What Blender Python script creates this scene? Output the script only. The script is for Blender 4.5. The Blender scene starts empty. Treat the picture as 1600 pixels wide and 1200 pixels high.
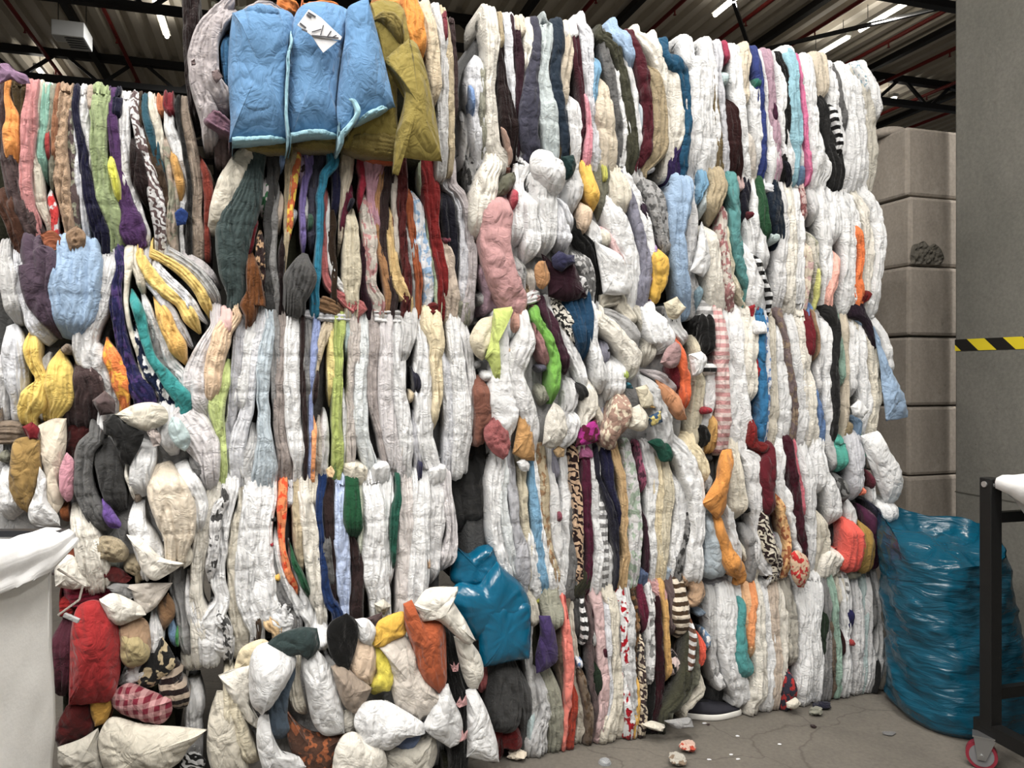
import bpy, bmesh, math, random
import numpy as np
from mathutils import Vector, Matrix

# ------------------------------------------------------------------ frame
F = 1200.0; CX = 800.0; HY = 580.0; CAMZ = 1.6          # pixels of a 1600x1200 frame, eye height
WA = math.radians(20.0)                                   # the bale wall is turned 20 deg
U = np.array([math.cos(WA), math.sin(WA), 0.0])
N = np.array([math.sin(WA), -math.cos(WA), 0.0])
P0 = np.array([0.0, 3.17, 0.0])
BA = math.radians(17.0)                                   # the building's own axes
AX = Vector((-math.sin(BA), math.cos(BA), 0)); BX = Vector((math.cos(BA), math.sin(BA), 0))
rng = random.Random(7)
SC = bpy.context.scene
COL = SC.collection

def plane_pt(px, n0):
    """photo points (k,2) -> (k,2) metres (along the wall, height) on the wall plane moved out by n0"""
    px = np.asarray(px, float)
    d = np.stack([(px[..., 0]-CX)/F, np.ones(px.shape[:-1]), -(px[..., 1]-HY)/F], -1)
    o = np.array([0, 0, CAMZ])
    t = ((P0-o) @ N + n0)/(d @ N)
    P = o + d*np.asarray(t)[..., None]
    return np.stack([(P-P0) @ U, P[..., 2]], -1)

def world(az, n):
    az = np.asarray(az)
    return P0 + az[..., 0:1]*U + np.asarray(n)[..., None]*N + np.stack([0*az[..., 1], 0*az[..., 1], az[..., 1]], -1)

def at(px, py, d):
    return Vector(((px-CX)/F*d, d, CAMZ-(py-HY)/F*d))

def bld(p, q, z): return BX*p + AX*q + Vector((0, 0, z))

# ------------------------------------------------------------------ noise
def _hash(ix, iy, iz, seed):
    h = (ix*374761393 + iy*668265263 + iz*2147483647 + seed*144665) & 0xFFFFFFFF
    h = ((h ^ (h >> 13))*1274126177) & 0xFFFFFFFF
    h = ((h ^ (h >> 16))*2246822519) & 0xFFFFFFFF
    return ((h ^ (h >> 15)) & 0xFFFFFF)/float(0x7FFFFF) - 1.0

def vn(x, y, z, seed=0):
    x, y, z = np.broadcast_arrays(np.asarray(x, float), y, z)
    fx, fy, fz = np.floor(x), np.floor(y), np.floor(z)
    ix, iy, iz = fx.astype(np.int64), fy.astype(np.int64), fz.astype(np.int64)
    tx, ty, tz = x-fx, y-fy, z-fz
    tx, ty, tz = [t*t*(3-2*t) for t in (tx, ty, tz)]
    r = 0
    for dx in (0, 1):
        for dy in (0, 1):
            for dz in (0, 1):
                w = (tx if dx else 1-tx)*(ty if dy else 1-ty)*(tz if dz else 1-tz)
                r = r + w*_hash(ix+dx, iy+dy, iz+dz, seed)
    return r

# ------------------------------------------------------------------ objects
def root_org(p):
    while p is not None:
        if '_o' in p: return tuple(p['_o'])
        p = p.parent
    return (0, 0, 0)

def mesh_obj(name, verts, faces, mat, parent=None, smooth=True, origin=None):
    me = bpy.data.meshes.new(name)
    v = np.asarray(verts, float)
    org = np.array(origin if origin is not None else root_org(parent), float)
    v = v - org
    if isinstance(faces, np.ndarray):
        faces = faces.tolist()
    me.from_pydata(v.tolist(), [], faces)
    bm = bmesh.new(); bm.from_mesh(me)
    bmesh.ops.recalc_face_normals(bm, faces=bm.faces)
    bm.to_mesh(me); bm.free()
    if smooth:
        me.polygons.foreach_set('use_smooth', [True]*len(me.polygons))
    me.materials.append(mat)
    o = bpy.data.objects.new(name, me)
    COL.objects.link(o)
    if parent is not None:
        o.parent = parent
    elif origin is not None:
        o.location = org
    return o

def bm_obj(name, bm, mat, parent=None, smooth=False, origin=None):
    bmesh.ops.recalc_face_normals(bm, faces=bm.faces)
    org = Vector(origin if origin is not None else root_org(parent))
    for v in bm.verts: v.co -= org
    me = bpy.data.meshes.new(name); bm.to_mesh(me); bm.free()
    if smooth:
        me.polygons.foreach_set('use_smooth', [True]*len(me.polygons))
    me.materials.append(mat)
    o = bpy.data.objects.new(name, me); COL.objects.link(o)
    if parent is not None: o.parent = parent
    elif origin is not None: o.location = org
    return o

def tag(o, label, cat, group=None):
    o['label'] = label; o['category'] = cat
    if group: o['group'] = group
    return o

def thing(name, loc, label, cat, group=None):
    o = bpy.data.objects.new(name, None); COL.objects.link(o)
    o.location = loc; o.empty_display_size = .1
    o['_o'] = [float(c) for c in loc]
    return tag(o, label, cat, group)

def struct(o):
    o['kind'] = 'structure'; return o

def box(bm, c, ux, uy, uz, sx, sy, sz, bev=0.0):
    """box centred at c with half-extents along three unit vectors"""
    vs = []
    for i in (-1, 1):
        for j in (-1, 1):
            for k in (-1, 1):
                vs.append(bm.verts.new(Vector(c)+Vector(ux)*sx*i+Vector(uy)*sy*j+Vector(uz)*sz*k))
    fs = [(0, 1, 3, 2), (4, 6, 7, 5), (0, 4, 5, 1), (2, 3, 7, 6), (0, 2, 6, 4), (1, 5, 7, 3)]
    faces = [bm.faces.new([vs[i] for i in f]) for f in fs]
    if bev:
        es = {e for f in faces for e in f.edges}
        bmesh.ops.bevel(bm, geom=list(es), offset=bev, segments=2, affect='EDGES', profile=.5)
    return faces

def bar(bm, a, b, r, seg=8):
    a, b = Vector(a), Vector(b); d = (b-a).normalized()
    x = d.orthogonal().normalized(); y = d.cross(x)
    ra = [bm.verts.new(a+(x*math.cos(2*math.pi*k/seg)+y*math.sin(2*math.pi*k/seg))*r) for k in range(seg)]
    rb = [bm.verts.new(b+(x*math.cos(2*math.pi*k/seg)+y*math.sin(2*math.pi*k/seg))*r) for k in range(seg)]
    for k in range(seg):
        bm.faces.new((ra[k], ra[(k+1) % seg], rb[(k+1) % seg], rb[k]))
    bm.faces.new(ra[::-1]); bm.faces.new(rb)

def sqbar(bm, a, b, w, h, up=Vector((0, 0, 1))):
    a, b = Vector(a), Vector(b); d = (b-a).normalized()
    s = d.cross(up).normalized(); u = s.cross(d)
    box(bm, (a+b)/2, d, s, u, (b-a).length/2, w/2, h/2)

# ------------------------------------------------------------------ materials
def lin(h):
    if len(h) == 3: h = ''.join(c*2 for c in h)
    v = [int(h[i:i+2], 16)/255 for i in (0, 2, 4)]
    return tuple((c/12.92 if c <= .04045 else ((c+.055)/1.055)**2.4) for c in v) + (1,)

def new_mat(name, rough=.8, spec=.3, metal=0.0):
    m = bpy.data.materials.new(name); m.use_nodes = True
    nt = m.node_tree; b = nt.nodes['Principled BSDF']
    b.inputs['Roughness'].default_value = rough
    b.inputs['Specular IOR Level'].default_value = spec
    b.inputs['Metallic'].default_value = metal
    return m, nt, b

def nd(nt, typ, **kw):
    n = nt.nodes.new(typ)
    for k, v in kw.items():
        if k in n.inputs: n.inputs[k].default_value = v
        else: setattr(n, k, v)
    return n

TINT = {'ddc': 'dcd5c4', 'eed': 'ebe6da', 'dcc': 'dad1c6', 'dee': 'e1e7e9', 'cdd': 'cbd7d9', 'dcd': 'd8d4d6', 'ddb': 'ddd3b8', 'edc': 'eadcc6', 'dde': 'dfe1e7',
        'ccd': 'cdced5', 'bbc': 'bbbcc3', 'baa': 'b6aca9', 'cbb': 'c9c0ba', 'ccb': 'cac5b8', 'bba': 'b9b4a8', 'edd': 'e6dfdc', 'ede': 'e8e4e4', 'ebb': 'ddb5b0',
        'bdd': 'bfd4d6', 'cdc': 'cdd8ce', 'dec': 'dde3cf', 'ecc': 'e6cfca', 'aab': 'abacb2', 'bcd': 'bccad4', 'cbc': 'cac4c6', 'a99': 'a69b96', 'caa': 'c9aca8',
        'bab': 'b6aeb0', 'eca': 'e8c9a6', 'ecb': 'e6cbae', 'edb': 'e8d8b2', 'dca': 'd9c8aa', 'dcb': 'd9ccb6', 'acc': 'b2c6c6', 'eee': 'ecedee', 'ddd': 'dcdcdd',
        '59c': '6295c4', 'c52': 'b8561f', '9bd': '9bb8d8', 'fa2': 'eda02a', 'f92': 'eb9a2c', 'e92': 'e0942c', 'cd6': 'c8d86c', '8d3': '80cc3c', 'b11': 'b01a1e'}
_M = {}
def cloth(code, soft=False):
    """cloth by colour: 'rgb' hex, or 'rgb~p.rgb' with a pattern letter and a second colour"""
    key = (code, soft)
    if key in _M: return _M[key]
    base, _, pat = code.partition('~'); base = TINT.get(base, base)
    pk, _, c2 = pat.partition('.')
    m, nt, b = new_mat('cloth_'+code, .92, .15)
    L = nt.links.new
    b.inputs['Sheen Weight'].default_value = .15
    tc = nd(nt, 'ShaderNodeTexCoord')
    col = nd(nt, 'ShaderNodeRGB'); c_ = lin(base); g_ = .3*c_[0]+.59*c_[1]+.11*c_[2]
    col.outputs[0].default_value = tuple((c*.82+g_*.18)**1.05 for c in c_[:3])+(1,)
    out = col.outputs[0]
    fac = None
    def mapping(s):
        mp = nd(nt, 'ShaderNodeMapping'); mp.inputs['Scale'].default_value = s
        L(tc.outputs['Object'], mp.inputs['Vector']); return mp.outputs[0]
    def ramp(src, lo, hi):
        r = nd(nt, 'ShaderNodeMapRange'); r.inputs['From Min'].default_value = lo; r.inputs['From Max'].default_value = hi
        L(src, r.inputs['Value']); return r.outputs[0]
    if pk == 's':
        w = nd(nt, 'ShaderNodeTexWave', bands_direction='Z'); w.inputs['Scale'].default_value = 8.5; w.inputs['Distortion'].default_value = .6
        L(mapping((1, 1, 1)), w.inputs['Vector']); fac = ramp(w.outputs['Fac'], .47, .53)
    elif pk == 'c':
        w = nd(nt, 'ShaderNodeTexWave', bands_direction='Z'); w.inputs['Scale'].default_value = 9; w.inputs['Distortion'].default_value = .8
        v = nd(nt, 'ShaderNodeTexWave', bands_direction='X'); v.inputs['Scale'].default_value = 11; v.inputs['Distortion'].default_value = .8
        mp = mapping((1, 1, 1)); L(mp, w.inputs['Vector']); L(mp, v.inputs['Vector'])
        a = nd(nt, 'ShaderNodeMath', operation='ADD'); L(ramp(w.outputs['Fac'], .45, .55), a.inputs[0]); L(ramp(v.outputs['Fac'], .45, .55), a.inputs[1])
        fac = ramp(a.outputs[0], 0, 2)
    elif pk == 'f':
        n = nd(nt, 'ShaderNodeTexNoise'); n.inputs['Scale'].default_value = 42; n.inputs['Detail'].default_value = 1.5
        L(mapping((1, 1, .8)), n.inputs['Vector']); fac = ramp(n.outputs['Fac'], .52, .56)
    elif pk == 'z':
        w = nd(nt, 'ShaderNodeTexWave', bands_direction='DIAGONAL'); w.inputs['Scale'].default_value = 14
        w.inputs['Distortion'].default_value = 9; w.inputs['Detail'].default_value = 1.0; w.inputs['Detail Scale'].default_value = 2.0
        L(mapping((1, 1, 1.2)), w.inputs['Vector']); fac = ramp(w.outputs['Fac'], .5, .58)
    elif pk == 'd':
        v = nd(nt, 'ShaderNodeTexVoronoi'); v.inputs['Scale'].default_value = 60
        L(mapping((1, 1, 1)), v.inputs['Vector']); fac = ramp(v.outputs['Distance'], .35, .42)
    if fac is not None:
        mx = nd(nt, 'ShaderNodeMix', data_type='RGBA')
        mx.inputs[7].default_value = lin(TINT.get(c2, c2)); L(out, mx.inputs[6]); L(fac, mx.inputs[0]); out = mx.outputs[2]
    # uneven dye and grime
    n = nd(nt, 'ShaderNodeTexNoise'); n.inputs['Scale'].default_value = 9; n.inputs['Detail'].default_value = 5
    L(tc.outputs['Object'], n.inputs['Vector'])
    oi = nd(nt, 'ShaderNodeObjectInfo')
    ad = nd(nt, 'ShaderNodeMath', operation='ADD'); L(n.outputs['Fac'], ad.inputs[0]); L(oi.outputs['Random'], ad.inputs[1])
    r = nd(nt, 'ShaderNodeMapRange'); r.inputs['From Min'].default_value = .2; r.inputs['From Max'].default_value = 1.8
    r.inputs['To Min'].default_value = .70; r.inputs['To Max'].default_value = .86; L(ad.outputs[0], r.inputs['Value'])
    hs = nd(nt, 'ShaderNodeHueSaturation'); L(out, hs.inputs['Color']); L(r.outputs[0], hs.inputs['Value'])
    L(hs.outputs[0], b.inputs['Base Color'])
    # creases along the hang of the cloth, cross creases and the weave
    fur = pk == 'u'
    def crease(sc, dist, det):
        n = nd(nt, 'ShaderNodeTexNoise'); n.inputs['Scale'].default_value = 1; n.inputs['Detail'].default_value = det; n.inputs['Distortion'].default_value = dist
        L(mapping(sc), n.inputs['Vector'])
        if fur: return n.outputs['Fac']
        q = nd(nt, 'ShaderNodeMath', operation='SUBTRACT'); q.inputs[1].default_value = .5; L(n.outputs['Fac'], q.inputs[0])
        q2 = nd(nt, 'ShaderNodeMath', operation='ABSOLUTE'); L(q.outputs[0], q2.inputs[0])
        return ramp(q2.outputs[0], 0, .16)
    b1 = nd(nt, 'ShaderNodeBump'); b1.inputs['Strength'].default_value = .9 if fur else .6; b1.inputs['Distance'].default_value = .02 if fur else .008
    L(crease((90, 90, 60) if fur else (8, 8, 4.5) if soft else (34, 34, 5), .8 if soft else .5, 2), b1.inputs['Height'])
    if soft: b1.inputs['Strength'].default_value = .7 if fur else .45; b1.inputs['Distance'].default_value = .02
    b2 = nd(nt, 'ShaderNodeBump'); b2.inputs['Strength'].default_value = .8 if fur else .5; b2.inputs['Distance'].default_value = .012 if fur else .004
    L(crease((160, 160, 120) if fur else (15, 15, 13) if soft else (21, 21, 24), 1.6, 3), b2.inputs['Height'])
    if soft and not fur: b2.inputs['Strength'].default_value = .3; b2.inputs['Distance'].default_value = .01; L(b1.outputs[0], b2.inputs['Normal'])
    L(b2.outputs[0], b.inputs['Normal'])
    _M[key] = m
    return m

def plain(name, hexc, rough=.6, spec=.4, metal=0.0, noise=0.0, scale=8.0, bump=0.0, bscale=40.0):
    m, nt, b = new_mat(name, rough, spec, metal)
    L = nt.links.new
    b.inputs['Base Color'].default_value = lin(hexc)
    tc = nd(nt, 'ShaderNodeTexCoord')
    if noise:
        n = nd(nt, 'ShaderNodeTexNoise'); n.inputs['Scale'].default_value = scale; n.inputs['Detail'].default_value = 8; n.inputs['Roughness'].default_value = .65
        L(tc.outputs['Object'], n.inputs['Vector'])
        r = nd(nt, 'ShaderNodeMapRange'); r.inputs['From Min'].default_value = .25; r.inputs['From Max'].default_value = .75
        r.inputs['To Min'].default_value = 1-noise; r.inputs['To Max'].default_value = 1+noise; L(n.outputs['Fac'], r.inputs['Value'])
        hs = nd(nt, 'ShaderNodeHueSaturation'); hs.inputs['Color'].default_value = lin(hexc); L(r.outputs[0], hs.inputs['Value'])
        L(hs.outputs[0], b.inputs['Base Color'])
    if bump:
        n = nd(nt, 'ShaderNodeTexNoise'); n.inputs['Scale'].default_value = bscale; n.inputs['Detail'].default_value = 6
        L(tc.outputs['Object'], n.inputs['Vector'])
        bp = nd(nt, 'ShaderNodeBump'); bp.inputs['Strength'].default_value = bump; bp.inputs['Distance'].default_value = .01
        L(n.outputs['Fac'], bp.inputs['Height']); L(bp.outputs[0], b.inputs['Normal'])
    return m

def colour_word(code):
    h = code.split('~')[0]
    r, g, b = [int(c, 16)/15 for c in h]
    mx, mn = max(r, g, b), min(r, g, b); s = 0 if mx == 0 else (mx-mn)/mx
    if mx < .22: w = 'black'
    elif s < .17: w = 'white' if mx > .84 else 'light grey' if mx > .66 else 'grey' if mx > .4 else 'charcoal'
    else:
        d = mx-mn
        hu = (60*((g-b)/d) if mx == r else 60*(2+(b-r)/d) if mx == g else 60*(4+(r-g)/d)) % 360
        if hu < 14 or hu >= 345: w = 'dark red' if mx < .62 else ('pink' if s < .45 else 'red')
        elif hu < 42: w = 'brown' if mx < .6 else ('beige' if s < .4 else 'orange' if s > .6 else 'tan')
        elif hu < 62: w = 'olive' if mx < .55 else ('cream' if s < .45 else 'yellow')
        elif hu < 95: w = 'lime green'
        elif hu < 165: w = 'dark green' if mx < .5 else 'green'
        elif hu < 200: w = 'teal' if mx < .75 else 'pale blue'
        elif hu < 255: w = 'navy' if mx < .42 else ('light blue' if s < .45 else 'blue')
        elif hu < 300: w = 'dark purple' if mx < .5 else ('lavender' if s < .3 else 'purple')
        else: w = 'maroon' if mx < .5 else ('pink' if mx > .7 else 'dusty rose')
    p = code.partition('~')[2][:1]
    return {'s': 'striped ', 'c': 'checked ', 'f': 'patterned ', 'z': 'animal print ', 'd': 'dotted ', 'u': 'fluffy '}.get(p, '') + w

# ------------------------------------------------------------------ soft shapes
def catmull(P, closed=False, step=3.5, corner=False):
    P = np.asarray(P, float)
    if closed and corner:
        Q = []
        for i in range(len(P)):
            a, b, c = P[i-1], P[i], P[(i+1) % len(P)]
            u, v = b-a, c-b
            turn = math.acos(max(-1, min(1, float(u @ v)/(np.linalg.norm(u)*np.linalg.norm(v)+1e-9))))
            if turn > 1.15:
                Q += [b-u*min(.16, 3/np.linalg.norm(u)), b, b+v*min(.16, 3/np.linalg.norm(v))]
            else: Q.append(b)
        P = np.array(Q)
    if len(P) == 1: return P
    n = len(P); out = []
    if closed: idx = lambda i: P[i % n]
    else:
        ext = np.vstack([2*P[0]-P[1], P, 2*P[-1]-P[-2]]); idx = lambda i: ext[i+1]
    for i in range(n if closed else n-1):
        p0, p1, p2, p3 = idx(i-1), idx(i), idx(i+1), idx(i+2)
        k = max(2, int(np.hypot(*(p2-p1)[:2])/step))
        for t in np.arange(k)/k:
            out.append(.5*((2*p1)+(-p0+p2)*t+(2*p0-5*p1+4*p2-p3)*t*t+(-p0+3*p1-3*p2+p3)*t**3))
    if not closed: out.append(P[-1])
    return np.array(out)

def strip_mesh(pts, n0, layers, seed, zlo, zhi, straps, wf=1.1, reach=True, taper=.85, fur=False, wr=1.0):
    """a folded textile seen on its fold: photo path x,y,width on the bale face -> closed solid"""
    pts = [list(p) for p in pts]
    if pts[-1][1] < pts[0][1]: pts = pts[::-1]
    H = zhi-zlo
    if reach and pts[-1][1]-pts[0][1] > 1.2*abs(pts[-1][0]-pts[0][0]):
        e = plane_pt(np.array([pts[0][:2], pts[-1][:2]]), n0+.02)[:, 1]
        k = abs(pts[-1][1]-pts[0][1])/max(abs(e[0]-e[1]), 1e-3)
        g = e[1]-(zlo+.035*H)
        if 0 < g < .24*H: pts.append([pts[-1][0], pts[-1][1]+g*k, pts[-1][2]])
        g = (zhi-.03*H)-e[0]
        if 0 < g < .14*H: pts.insert(0, [pts[0][0], pts[0][1]-g*k, pts[0][2]])
    C = catmull(pts, step=3.4)
    xy = C[:, :2]; w = np.maximum(C[:, 2], 2); w = w*(wf+.12*np.clip(1-w/14, 0, 1))
    T = np.gradient(xy, axis=0); T /= (np.linalg.norm(T, axis=1)[:, None]+1e-9)
    if xy[-1, 1] < xy[0, 1]:
        xy, w, T = xy[::-1], w[::-1], -T[::-1]
    PN = np.stack([T[:, 1], -T[:, 0]], 1)       # to the right when the path runs down
    proj = n0 + .02
    c3 = plane_pt(xy, proj); l3 = plane_pt(xy-PN*w[:, None]/2, proj); r3 = plane_pt(xy+PN*w[:, None]/2, proj)
    wm = np.linalg.norm(r3-l3, axis=1)
    rs = np.random.RandomState(seed)
    nu = int(min(49, max(13, 7*layers+3)))
    s = np.sin(np.linspace(-1, 1, nu)*math.pi/2*.98)/math.sin(math.pi/2*.98)
    V = len(xy)
    arc = np.concatenate([[0], np.cumsum(np.linalg.norm(np.diff(c3, axis=0), axis=1))])
    Lm = max(arc[-1], 1e-3)
    bmax = np.clip(.36*wm, .007, .036)[:, None]
    h = bmax*(1-np.abs(s[None, :])**3.2)**.55
    A = l3[:, None, :]*(1-(s[None, :, None]+1)/2)+r3[:, None, :]*((s[None, :, None]+1)/2)
    if layers > 1:
        wand = .45*vn(arc[:, None]*6, seed*.37, s[None, :]*1.2, seed) + .30*vn(arc[:, None]*17, seed*.9, 3+s[None, :]*2, seed) + .12*vn(arc[:, None]*45, seed*.6, 5+s[None, :]*3, seed)
        wand = wand*np.clip(1-s[None, :]**2, 0, 1)**.5
        q = layers*(s[None, :]+1)/2 + wand
        c = np.abs(np.sin(math.pi*q))
        dep = np.clip(.72*wm/layers, .006, .021)[:, None]*(1 if layers < 4 else .75)*np.clip(.75+.6*vn(arc*9, seed*.5, 1, seed+4), .3, 1.2)[:, None]
        lay = rs.uniform(-1, 1, layers+4)[np.clip(np.floor(q).astype(int)+1, 0, layers+3)]
        h = h - dep*(1-c**.45) + .007*lay*c**.5*np.clip(vn(q*0, arc[:, None]*4, seed, seed)+.6, 0, 1)
    # creases
    a_, z_ = A[..., 0], A[..., 1]
    h = h + wr*(.006*vn(a_*48, z_*11, seed*.71, seed) + .0016*vn(a_*17, z_*38, seed*.33, seed+1) + .0022*vn(a_*75, z_*70, seed*.5, seed+2))
    h = h - wr*.0105*np.clip(1-np.abs(vn(a_*34+z_*3*math.sin(seed), z_*4, seed*.19, seed+8))/.22, 0, 1) - wr*.007*np.clip(1-np.abs(vn(a_*64, z_*7, seed*.29, seed+10))/.25, 0, 1) - wr*.0028*np.clip(1-np.abs(vn(a_*26+z_*9, z_*16, seed*.41, seed+9))/.2, 0, 1)
    if fur: h = h + .006*vn(a_*95, z_*95, seed, seed+3) + .004*vn(a_*190, z_*190, seed, seed+4)
    A = A + (wr*.004*np.stack([vn(a_*9, z_*20, seed*.2, seed+5), 0*a_], -1))
    for zs in straps:
        h = h - .0045*np.exp(-((z_-zs)/.007)**2)
    nb = np.full((V,), n0)
    zt, zb = c3[0, 1], c3[-1, 1]
    # general barrel of the bale face
    nb = nb - .035*np.abs((c3[:, 1]-(zlo+zhi)/2)/(H/2))**4
    rows = []        # (az (nu,2), n base, dir tangent weight, h)
    fold_top = zt > zhi-.16*H; fold_bot = zb < zlo+.16*H
    t_end = min(.085/Lm, .4)
    v = arc/Lm
    if not fold_top:
        k = np.clip(1-v/t_end, 0, 1); nb = nb-.06*k**2; h = h*(1-.7*k[:, None]**2)
        A = A + (c3[:, None, :]-A)*(taper*k[:, None, None]**1.8)
    if not fold_bot:
        k = np.clip(1-(1-v)/t_end, 0, 1); nb = nb-.06*k**2; h = h*(1-.7*k[:, None]**2)
        A = A + (c3[:, None, :]-A)*(taper*k[:, None, None]**1.8)
    backd = .08
    Uz = np.array([0, 0, 1.0])
    rings = []
    def ring(azr, nbase, hh, dz, dn, sh_z, sh_n):
        # point = wall point + dir*(h); dir = dn*N + dz*Z
        P = world(azr, np.full(len(azr), nbase)) + (hh[:, None])*(dn*N+dz*Uz) + sh_z*Uz + sh_n*N
        bi = np.linspace(nu-1, 0, 5).round().astype(int)
        B = world(azr[bi], np.full(5, nbase)) - (backd+rs.uniform(0, .004))*(dn*N+dz*Uz) + sh_z*Uz + sh_n*N
        return np.vstack([P, B])
    R = .035
    if fold_top:
        for back in (.20, .10, .03):
            rings.append(ring(A[0], nb[0], h[0], 1, 0, R, -R-back))
        for f in (80, 55, 28):
            f = math.radians(f)
            rings.append(ring(A[0], nb[0], h[0], math.sin(f), math.cos(f), R*math.sin(f), -R*(1-math.cos(f))))
    for i in range(V):
        rings.append(ring(A[i], nb[i], h[i], 0, 1, 0, 0))
    if fold_bot:
        for f in (28, 55, 80):
            f = math.radians(f)
            rings.append(ring(A[-1], nb[-1], h[-1], -math.sin(f), math.cos(f), -R*math.sin(f), -R*(1-math.cos(f))))
        for back in (.03, .10, .20):
            rings.append(ring(A[-1], nb[-1], h[-1], -1, 0, -R, -R-back))
    verts = np.vstack(rings); m = nu+5; k = len(rings)
    i0 = (np.arange(k-1)[:, None]*m + np.arange(m)[None, :]).ravel()
    j0 = (np.arange(k-1)[:, None]*m + (np.arange(m)[None, :]+1) % m).ravel()
    fs = np.stack([i0, j0, j0+m, i0+m], 1).tolist()
    fs.append(list(range(m))); fs.append(list(range((k-1)*m, k*m)))
    verts[:, 2] = np.maximum(verts[:, 2], .004)
    return verts, fs

def blob_mesh(poly, n0, t, seed, ang=90.0, wr=1.0, fur=False, flat=2.6, grow=1.06):
    """a stuffed thing (pillow, cushion, bundle) with the given outline"""
    C = catmull(poly, closed=True, step=4.2, corner=True)
    K = len(C)
    x, y = C[:, 0], C[:, 1]
    x2, y2 = np.roll(x, -1), np.roll(y, -1)
    cr = x*y2-x2*y; ar = cr.sum()/2
    cen = np.array([((x+x2)*cr).sum()/(6*ar), ((y+y2)*cr).sum()/(6*ar)])
    C = cen+(C-cen)*grow
    M = plane_pt(C, n0+t*.3); cm = plane_pt(cen[None], n0+t*.3)[0]
    sz = math.sqrt(abs(ar))*float(np.linalg.norm(plane_pt(cen[None]+[[1, 0]], n0)[0]-plane_pt(cen[None], n0)[0]))
    if t <= 0: t = min(.07, .30*sz)
    nr = 13
    ks = np.sin(np.linspace(1, .04, nr)*math.pi/2)
    verts = []; rad = math.radians(ang)
    ca, sa = math.cos(rad), math.sin(rad)
    edge = np.arange(K)
    pk = vn(edge*.55, seed, 0, seed)+.6*vn(edge*1.3, seed, 2, seed+7)
    for side in (1, -1):
        for i, k in enumerate(ks):
            if side < 0 and i == 0: continue
            az = cm+(M-cm)*k
            a_, z_ = az[:, 0], az[:, 1]
            along = a_*ca+z_*sa; acr = -a_*sa+z_*ca
            prof = (max(0.0, 1-k**flat))**.72
            hh = (t if side > 0 else t*.7)*prof
            if side > 0:
                hh = hh + wr*(.011*vn(acr*15, along*5, seed*.7, seed)*(.3+.7*k) + .006*vn(acr*38, along*11, seed*.3, seed+1) + .003*vn(a_*80, z_*80, seed, seed+2))
                hh = hh + wr*.013*pk*k**4*(1-k**8) + .02*vn(a_*6, z_*6, seed*.4, seed+5)*(1-k*k)
                if fur: hh = hh + .006*vn(a_*95, z_*95, seed, seed+3) + .005*vn(a_*180, z_*180, seed, seed+4)
            verts.append(world(az, np.full(K, n0)+side*hh*np.ones(K)))
    verts = np.vstack(verts); fs = []
    def quad(r0, r1):
        for j in range(K):
            fs.append((r0*K+j, r0*K+(j+1) % K, r1*K+(j+1) % K, r1*K+j))
    for i in range(nr-1): quad(i, i+1)
    quad(0, nr)
    for i in range(nr, 2*nr-2): quad(i, i+1)
    fs.append(tuple((nr-1)*K+j for j in range(K))); fs.append(tuple((2*nr-2)*K+j for j in range(K)))
    verts[:, 2] = np.maximum(verts[:, 2], .004)
    return verts, fs
WORLD, EXPOSURE, POWER_NEAR = 0.36, -0.45, 1.5
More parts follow.
